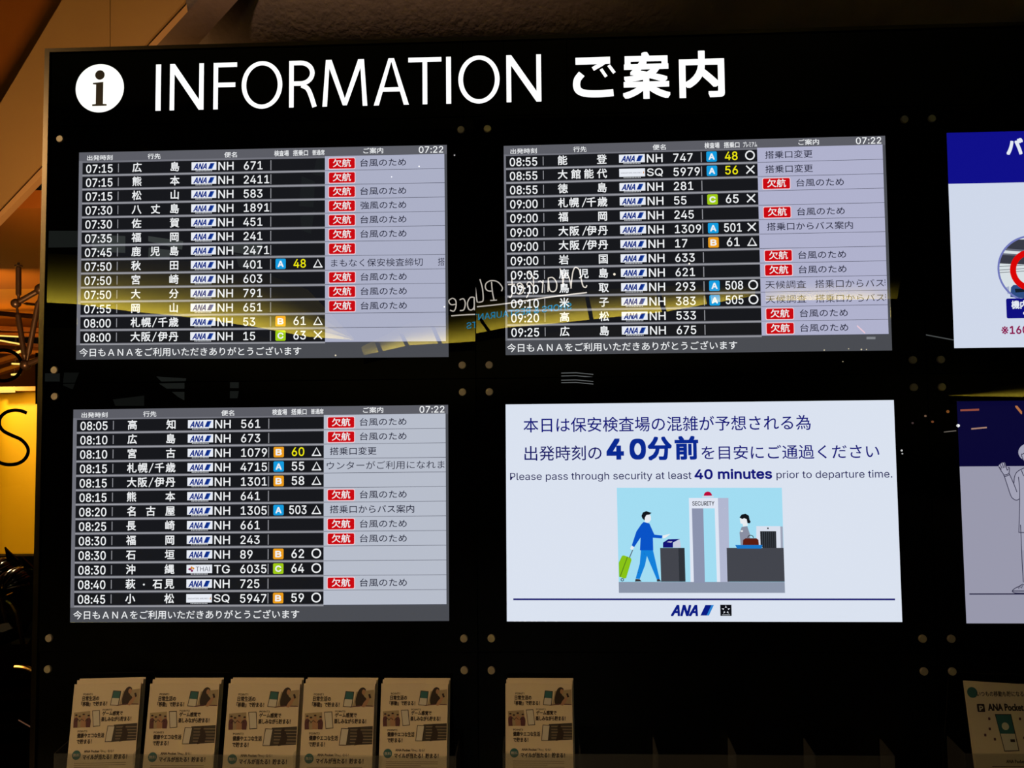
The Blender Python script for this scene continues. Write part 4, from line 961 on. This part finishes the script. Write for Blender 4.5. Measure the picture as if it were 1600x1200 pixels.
# ---------------------------------------------------------------- the hall behind the viewer, seen mirrored in the glass
YH = 12.0
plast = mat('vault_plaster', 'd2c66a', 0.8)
def cove(bot, top, label, power, ytop=0.32):
    t = empty('cove_vault', beh(bot[0][0], bot[0][1], YH)); tag(t, label, 'ceiling vault', 'lit ceiling vaults of the hall'); o0 = t.location
    mm = MB(); n = len(bot); rows = 5; v = []
    for i in range(n):
        for k in range(rows + 1):
            f = k / rows; px = bot[i][0] + (top[i][0] - bot[i][0]) * f; py = bot[i][1] + (top[i][1] - bot[i][1]) * f
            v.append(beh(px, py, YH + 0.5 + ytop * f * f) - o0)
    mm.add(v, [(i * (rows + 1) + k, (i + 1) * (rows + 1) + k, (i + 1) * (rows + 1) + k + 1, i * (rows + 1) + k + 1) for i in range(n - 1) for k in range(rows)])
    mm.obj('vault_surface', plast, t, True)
    mm = MB(); B2 = [(bot[0][0] + 14, bot[0][1] + (bot[1][1] - bot[0][1]) * 14 / (bot[1][0] - bot[0][0]))] + list(bot[1:-1]) + [(bot[-1][0] - 14, bot[-1][1] - (bot[-1][1] - bot[-2][1]) * 14 / (bot[-1][0] - bot[-2][0]))]
    mm.tube([beh(px, py + 7, YH + 0.2) - o0 for px, py in B2], 0.03, 6); mm.obj('cove_lamp', emi('ffee88', power), t)
    mm = MB(); v = []
    for px, py in bot: v += [beh(px, py + 1, YH - 0.02) - o0, beh(px, py + 14, YH - 0.02) - o0, beh(px, py + 14, YH + 0.4) - o0]
    mm.add(v, [(3 * i, 3 * i + 1, 3 * i + 4, 3 * i + 3) for i in range(n - 1)] + [(3 * i + 1, 3 * i + 2, 3 * i + 5, 3 * i + 4) for i in range(n - 1)]); mm.obj('cove_lip', mat('dark_lip', '060504', 0.9), t)
    return t
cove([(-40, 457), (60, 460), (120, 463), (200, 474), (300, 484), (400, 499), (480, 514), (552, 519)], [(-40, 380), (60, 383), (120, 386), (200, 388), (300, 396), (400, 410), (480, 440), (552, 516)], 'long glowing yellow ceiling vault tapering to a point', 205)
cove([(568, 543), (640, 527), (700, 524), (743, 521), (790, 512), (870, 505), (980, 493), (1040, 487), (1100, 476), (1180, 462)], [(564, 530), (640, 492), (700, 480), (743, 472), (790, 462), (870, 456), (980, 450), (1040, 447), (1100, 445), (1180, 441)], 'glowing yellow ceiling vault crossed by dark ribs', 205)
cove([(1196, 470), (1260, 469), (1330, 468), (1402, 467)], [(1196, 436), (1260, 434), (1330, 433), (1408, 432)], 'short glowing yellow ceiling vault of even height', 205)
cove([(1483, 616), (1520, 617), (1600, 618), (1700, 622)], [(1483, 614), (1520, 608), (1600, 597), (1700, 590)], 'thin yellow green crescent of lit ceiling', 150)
ribm = mat('dark_rib', '0a0805', 0.9)
for i, (xa, ya, xb, yb) in enumerate([(590, 524, 600, 550), (627, 510, 641, 537), (676, 498, 690, 530), (750, 498, 770, 526), (914, 450, 925, 505), (1022, 440, 1040, 495), (1100, 430, 1110, 490)]):
    mm = MB(); y = YH - 1.0; mm.prism([beh(xa - 3, ya, y), beh(xa + 3, ya, y), beh(xb + 3, yb, y), beh(xb - 3, yb, y)], (0, 0.08, 0))
    tag(mm.obj('ceiling_rib', ribm), ['dark rib at the tapered lower end of the ribbed yellow vault', 'dark rib below the last blank remark row of the upper left display', 'dark rib near the lower right corner of the upper left display', 'dark rib below the letters TS of the mirrored sign',
        'dark rib between the mirrored sign and the word for Yonago', 'dark rib behind the airline badges of the upper middle display', 'dark rib behind the gate 505 column'][i], 'rib', 'dark ribs across the yellow vault')
mm = MB(); mm.prism([beh(-300, 500, YH + 3), beh(2200, 500, YH + 3), beh(2200, 1600, YH + 3), beh(-300, 1600, YH + 3)], (0, -0.2, 0)); tag(mm.obj('wall_rear', mat('dark_wall', '060504', 0.9)), 'dark rear wall of the hall', None, kind='structure')
mm = MB(); mm.box(-14, 12, -16, -6, 9.0, 9.2); tag(mm.obj('ceiling_hall', mat('dark_ceiling', '0e0c0a', 0.9)), 'dark high ceiling of the hall', None, kind='structure')
# daylight panes
def pane(pts, h, k, y=YH + 2.5, label='pale upper window pane across the hall', group='pale window panes across the hall'):
    mm = MB(); mm.prism([beh(a, b, y) for a, b in pts], (0, -0.03, 0)); tag(mm.obj('lit_window', emi(h, k)), label, 'window', group)
for pts, k in [([(60, 348), (122, 348), (122, 373), (60, 374)], .7), ([(137, 354), (193, 356), (193, 382), (145, 380)], 1.3), ([(230, 356), (284, 364), (282, 377), (230, 364)], 1.6), ([(231, 374), (264, 378), (262, 394), (230, 392)], 1.5), ([(185, 392), (224, 390), (224, 404), (184, 400)], .9),
              ([(231, 398), (284, 402), (280, 414), (232, 408)], 1.0), ([(354, 366), (408, 366), (404, 388), (358, 380)], 1.2), ([(366, 384), (404, 390), (400, 416), (372, 404)], .5)]: pane(pts, 'aab8b0', k)
for pts, k in [([(244, 576), (290, 579), (289, 583), (252, 584)], 1.0), ([(248, 587), (287, 586), (287, 595), (260, 595)], 1.0), ([(268, 600), (287, 600), (287, 613), (278, 608)], .9), ([(359, 585), (372, 585), (372, 594), (359, 594)], .9), ([(359, 599), (372, 599), (370, 610), (359, 610)], .8),
              ([(70, 571), (92, 571), (92, 584), (70, 584)], .7), ([(100, 570), (122, 570), (112, 596), (98, 590)], .4), ([(176, 612), (224, 606), (224, 622), (180, 622)], .5)]: pane(pts, '9aa49c', k, label='pale lower window pane across the hall', group='lower pale window panes across the hall')
for pts, k in [([(494, 232), (508, 228), (502, 262), (488, 258)], .25), ([(470, 262), (490, 270), (488, 310), (466, 308)], .3), ([(468, 326), (490, 316), (484, 352), (470, 346)], .3)]: pane(pts, '7a9484', k, label='dim greenish window pane high across the hall', group='dim greenish panes across the hall')
# four tube lamps in a louvre
for k in range(4):
    mm = MB(); yy = [583, 587.5, 596, 600][k]; mm.tube([beh(877, yy, 9), beh(900, yy - .5, 9), beh(927, yy + 2, 9)], 0.006, 6)
    tag(mm.obj('tube_lamp', emi('e8eef0', 5)), ['top', 'second', 'third', 'lowest'][k] + ' slim white tube lamp of the four-tube louvre', 'lamp', 'white tube lamps of the louvre')
# neon sign "Market Place"
YN = 9.0
sign = empty('neon_sign', beh(820, 450, YN)); tag(sign, 'handwritten white neon sign over blue restaurant lettering behind the viewer', 'sign')
neon = emi('fff6ea', 17.0); blue = emi('30b8f0', 13.0)
def nz(a, b, dy=0): return (690 + a / 5.926, 400 + b / 5.926 + dy)
def stroke(pts, dy, r=0.0088):
    mm = MB(); P3 = [beh(*nz(a, b, dy), YN) - sign.location for a, b in smoothline(pts, 5)]
    mm.tube(P3, r, 6); return mm
LET = [
    [[(1345, 270), (1335, 290), (1310, 278), (1292, 210), (1275, 130), (1240, 105), (1218, 140), (1205, 220), (1198, 300)], [(1200, 290), (1180, 200), (1150, 160), (1130, 210), (1125, 290)], [(1095, 115), (1118, 180), (1122, 290)]],
    [[(985, 205), (1030, 200), (1065, 250), (1060, 310), (1030, 330), (1000, 310), (990, 230)], [(988, 205), (985, 330)]],
    [[(940, 225), (932, 340)], [(936, 250), (915, 232), (895, 240)]],
    [[(790, 145), (825, 170), (850, 210), (850, 350)], [(848, 280), (815, 240), (790, 262), (820, 300), (800, 360), (785, 385)]],
    [[(755, 290), (715, 285), (700, 265), (725, 250), (755, 280), (755, 330), (720, 352), (695, 340)]],
    [[(650, 210), (655, 330), (640, 380), (622, 375)], [(615, 265), (680, 262)]],
    [[(462, 240), (470, 330), (485, 405)], [(555, 325), (562, 290), (520, 240), (460, 228), (415, 250), (405, 290), (425, 320), (462, 325)], [(450, 412), (512, 408)]],
    [[(355, 215), (378, 300), (385, 405), (365, 425), (340, 428)], [(312, 290), (325, 400), (332, 430)]]]
LET1 = [[[(295, 395), (262, 400), (238, 450), (250, 505), (280, 512), (300, 480), (300, 400)], [(300, 395), (302, 515)]],
        [[(165, 420), (200, 410), (218, 450), (205, 510), (168, 520)]],
        [[(65, 425), (100, 405), (130, 430), (130, 490), (110, 525), (78, 515)], [(130, 460), (90, 465), (68, 445), (66, 425)]]]
for g in LET:
    mm = MB()
    for s_ in g: q = stroke(s_, 0); mm.add(q.v, q.f)
    mm.obj('neon_letter', neon, sign)
for g in LET1:
    mm = MB()
    for s_ in g: q = stroke(s_, -14); mm.add(q.v, q.f)
    mm.obj('neon_letter', neon, sign)
mm = stroke([(1345, 338), (1000, 380), (600, 440), (328, 470)], 0, .010); q = stroke([(316, 554), (200, 560), (88, 568)], -14, .010); mm.add(q.v, q.f); mm.obj('underline', neon, sign)
V, T = glyphs('SHOPS & RESTAURANTS', 'lat'); x0, y0, x1, y1 = inkbox(V); mm = MB()
def nm(x, y, s_=0):
    f = (x - x0) / (x1 - x0); h_ = (y - y0) / (y1 - y0)
    px = 893 - f * (893 - 729); pyb = 481 + 0 * f + f * 19.5 - (0 if f < 1 else 0)
    return beh(px, pyb + 2 - h_ * 10.0, YN) - sign.location + Vector((0, s_ * .02, 0))
for dx, dy in ((0, 0), (.012, .008), (-.012, -.008)): mm.add([nm(x + dx, y + dy, dx) for x, y in V], T)
mm.obj('blue_lettering', blue, sign)
for px_ in (725, 790, 890):
    c0 = beh(px_, 450, YN + .03) - sign.location; mm = MB(); mm.tube([c0, Vector((c0.x, c0.y, 9.0 - sign.location.z))], .006, 6); mm.obj('hanging_rod', ribm, sign)
# small lamps of the hall
pts = [(709.5, 229, 1.2, 'ffffff', 20), (654, 246.5, 1.2, 'ffffff', 20), (611, 263, 1.0, 'ffffff', 16), (582, 283, 1.0, 'ffffff', 12), (694, 467, 1.2, 'ffffff', 22), (960, 428.5, 2.0, 'fff4e0', 22), (1077, 412, 1.5, 'fff4e0', 22), (1409, 706, 1.6, 'ffffff', 20), (1410, 711, 1.2, 'ffffff', 16), (524, 543, 1.4, 'fff0d0', 16),
       (1481, 641, 2.4, 'ffa050', 6), (1446, 652, 1.8, 'ffc8a0', 5), (1457, 657, 2.0, 'ff9a60', 5), (1426, 663, 1.8, 'c8a0a0', 3), (1497, 663, 2.6, 'ffffff', 20), (1288, 547, 1.2, 'fff0c0', 10), (1346, 546, 1.3, 'fff0c0', 12), (1354, 546, 1.0, 'fff0c0', 12), (1326, 545, 1.0, 'fff0c0', 9), (1317, 565, 1.0, 'fff0c0', 9)]
SPOTL = ['on black glass right of the upper left clock', 'just under the upper left clock', 'beside the first typhoon remark', 'in the empty remark of the second row', 'at the right edge of the second display row group, low', 'beside the Kagoshima row of the second display', 'under the flight number 633',
    'right of the white security notice, upper of two', 'right of the white security notice, lower of two', 'on the footer of the upper left display', 'orange, left of the navy band', 'pale, nearest the tall thin line', 'orange, right of the tall thin line', 'dim, lowest left of the navy band', 'white, at the left edge of the navy band',
    'on the upper middle footer, leftmost', 'on the upper middle footer, centre of the trio', 'on the upper middle footer, right of the trio', 'on the upper middle footer, left of the trio', 'below the upper middle display']
for i, (px, py, r, h, k) in enumerate(pts):
    mm = MB(); mm.ball(beh(px, py, 13.5), r * 14.5 / FPX, 10, 7)
    tag(mm.obj('ceiling_spot', emi(h, k), smooth=True), 'small round glowing lamp mirrored ' + SPOTL[i], 'lamp', 'small ceiling lamps across the hall')
for i, (a, b, wd, h, k, lab) in enumerate([((1502, 639), (1530, 638), 3.0, 'ff8840', 6, 'orange glowing strip lamp across the hall, left of the other orange one'), ((1588, 632), (1597, 643), 4, 'ffa040', 9, 'orange glowing strip lamp leaning, across the hall'), ((1519, 668), (1542, 666), 2.2, 'ffc8a0', 8, 'pale peach strip lamp, lowest across the hall'), ((1476, 673), (1494, 671), 1.2, 'fff0e0', 5, 'thin white strip lamp across the hall'),
      ((1340, 509), (1352, 520), 1.6, 'ffa070', 8, 'thin pink strip lamp slanting down across the hall'), ((1447, 523), (1490, 531), 1.3, 'd8e0e0', 3, 'long thin pale strip lamp across the hall'), ((1355, 528), (1368, 528), 3.5, 'e8eef4', 4, 'short white sign lamp across the hall')]):
    mm = MB(); y = 13.0; mm.prism([beh(a[0], a[1] - wd / 2, y), beh(b[0], b[1] - wd / 2, y), beh(b[0], b[1] + wd / 2, y), beh(a[0], a[1] + wd / 2, y)], (0, -0.03, 0)); tag(mm.obj('linear_lamp', emi(h, k)), lab, 'lamp')
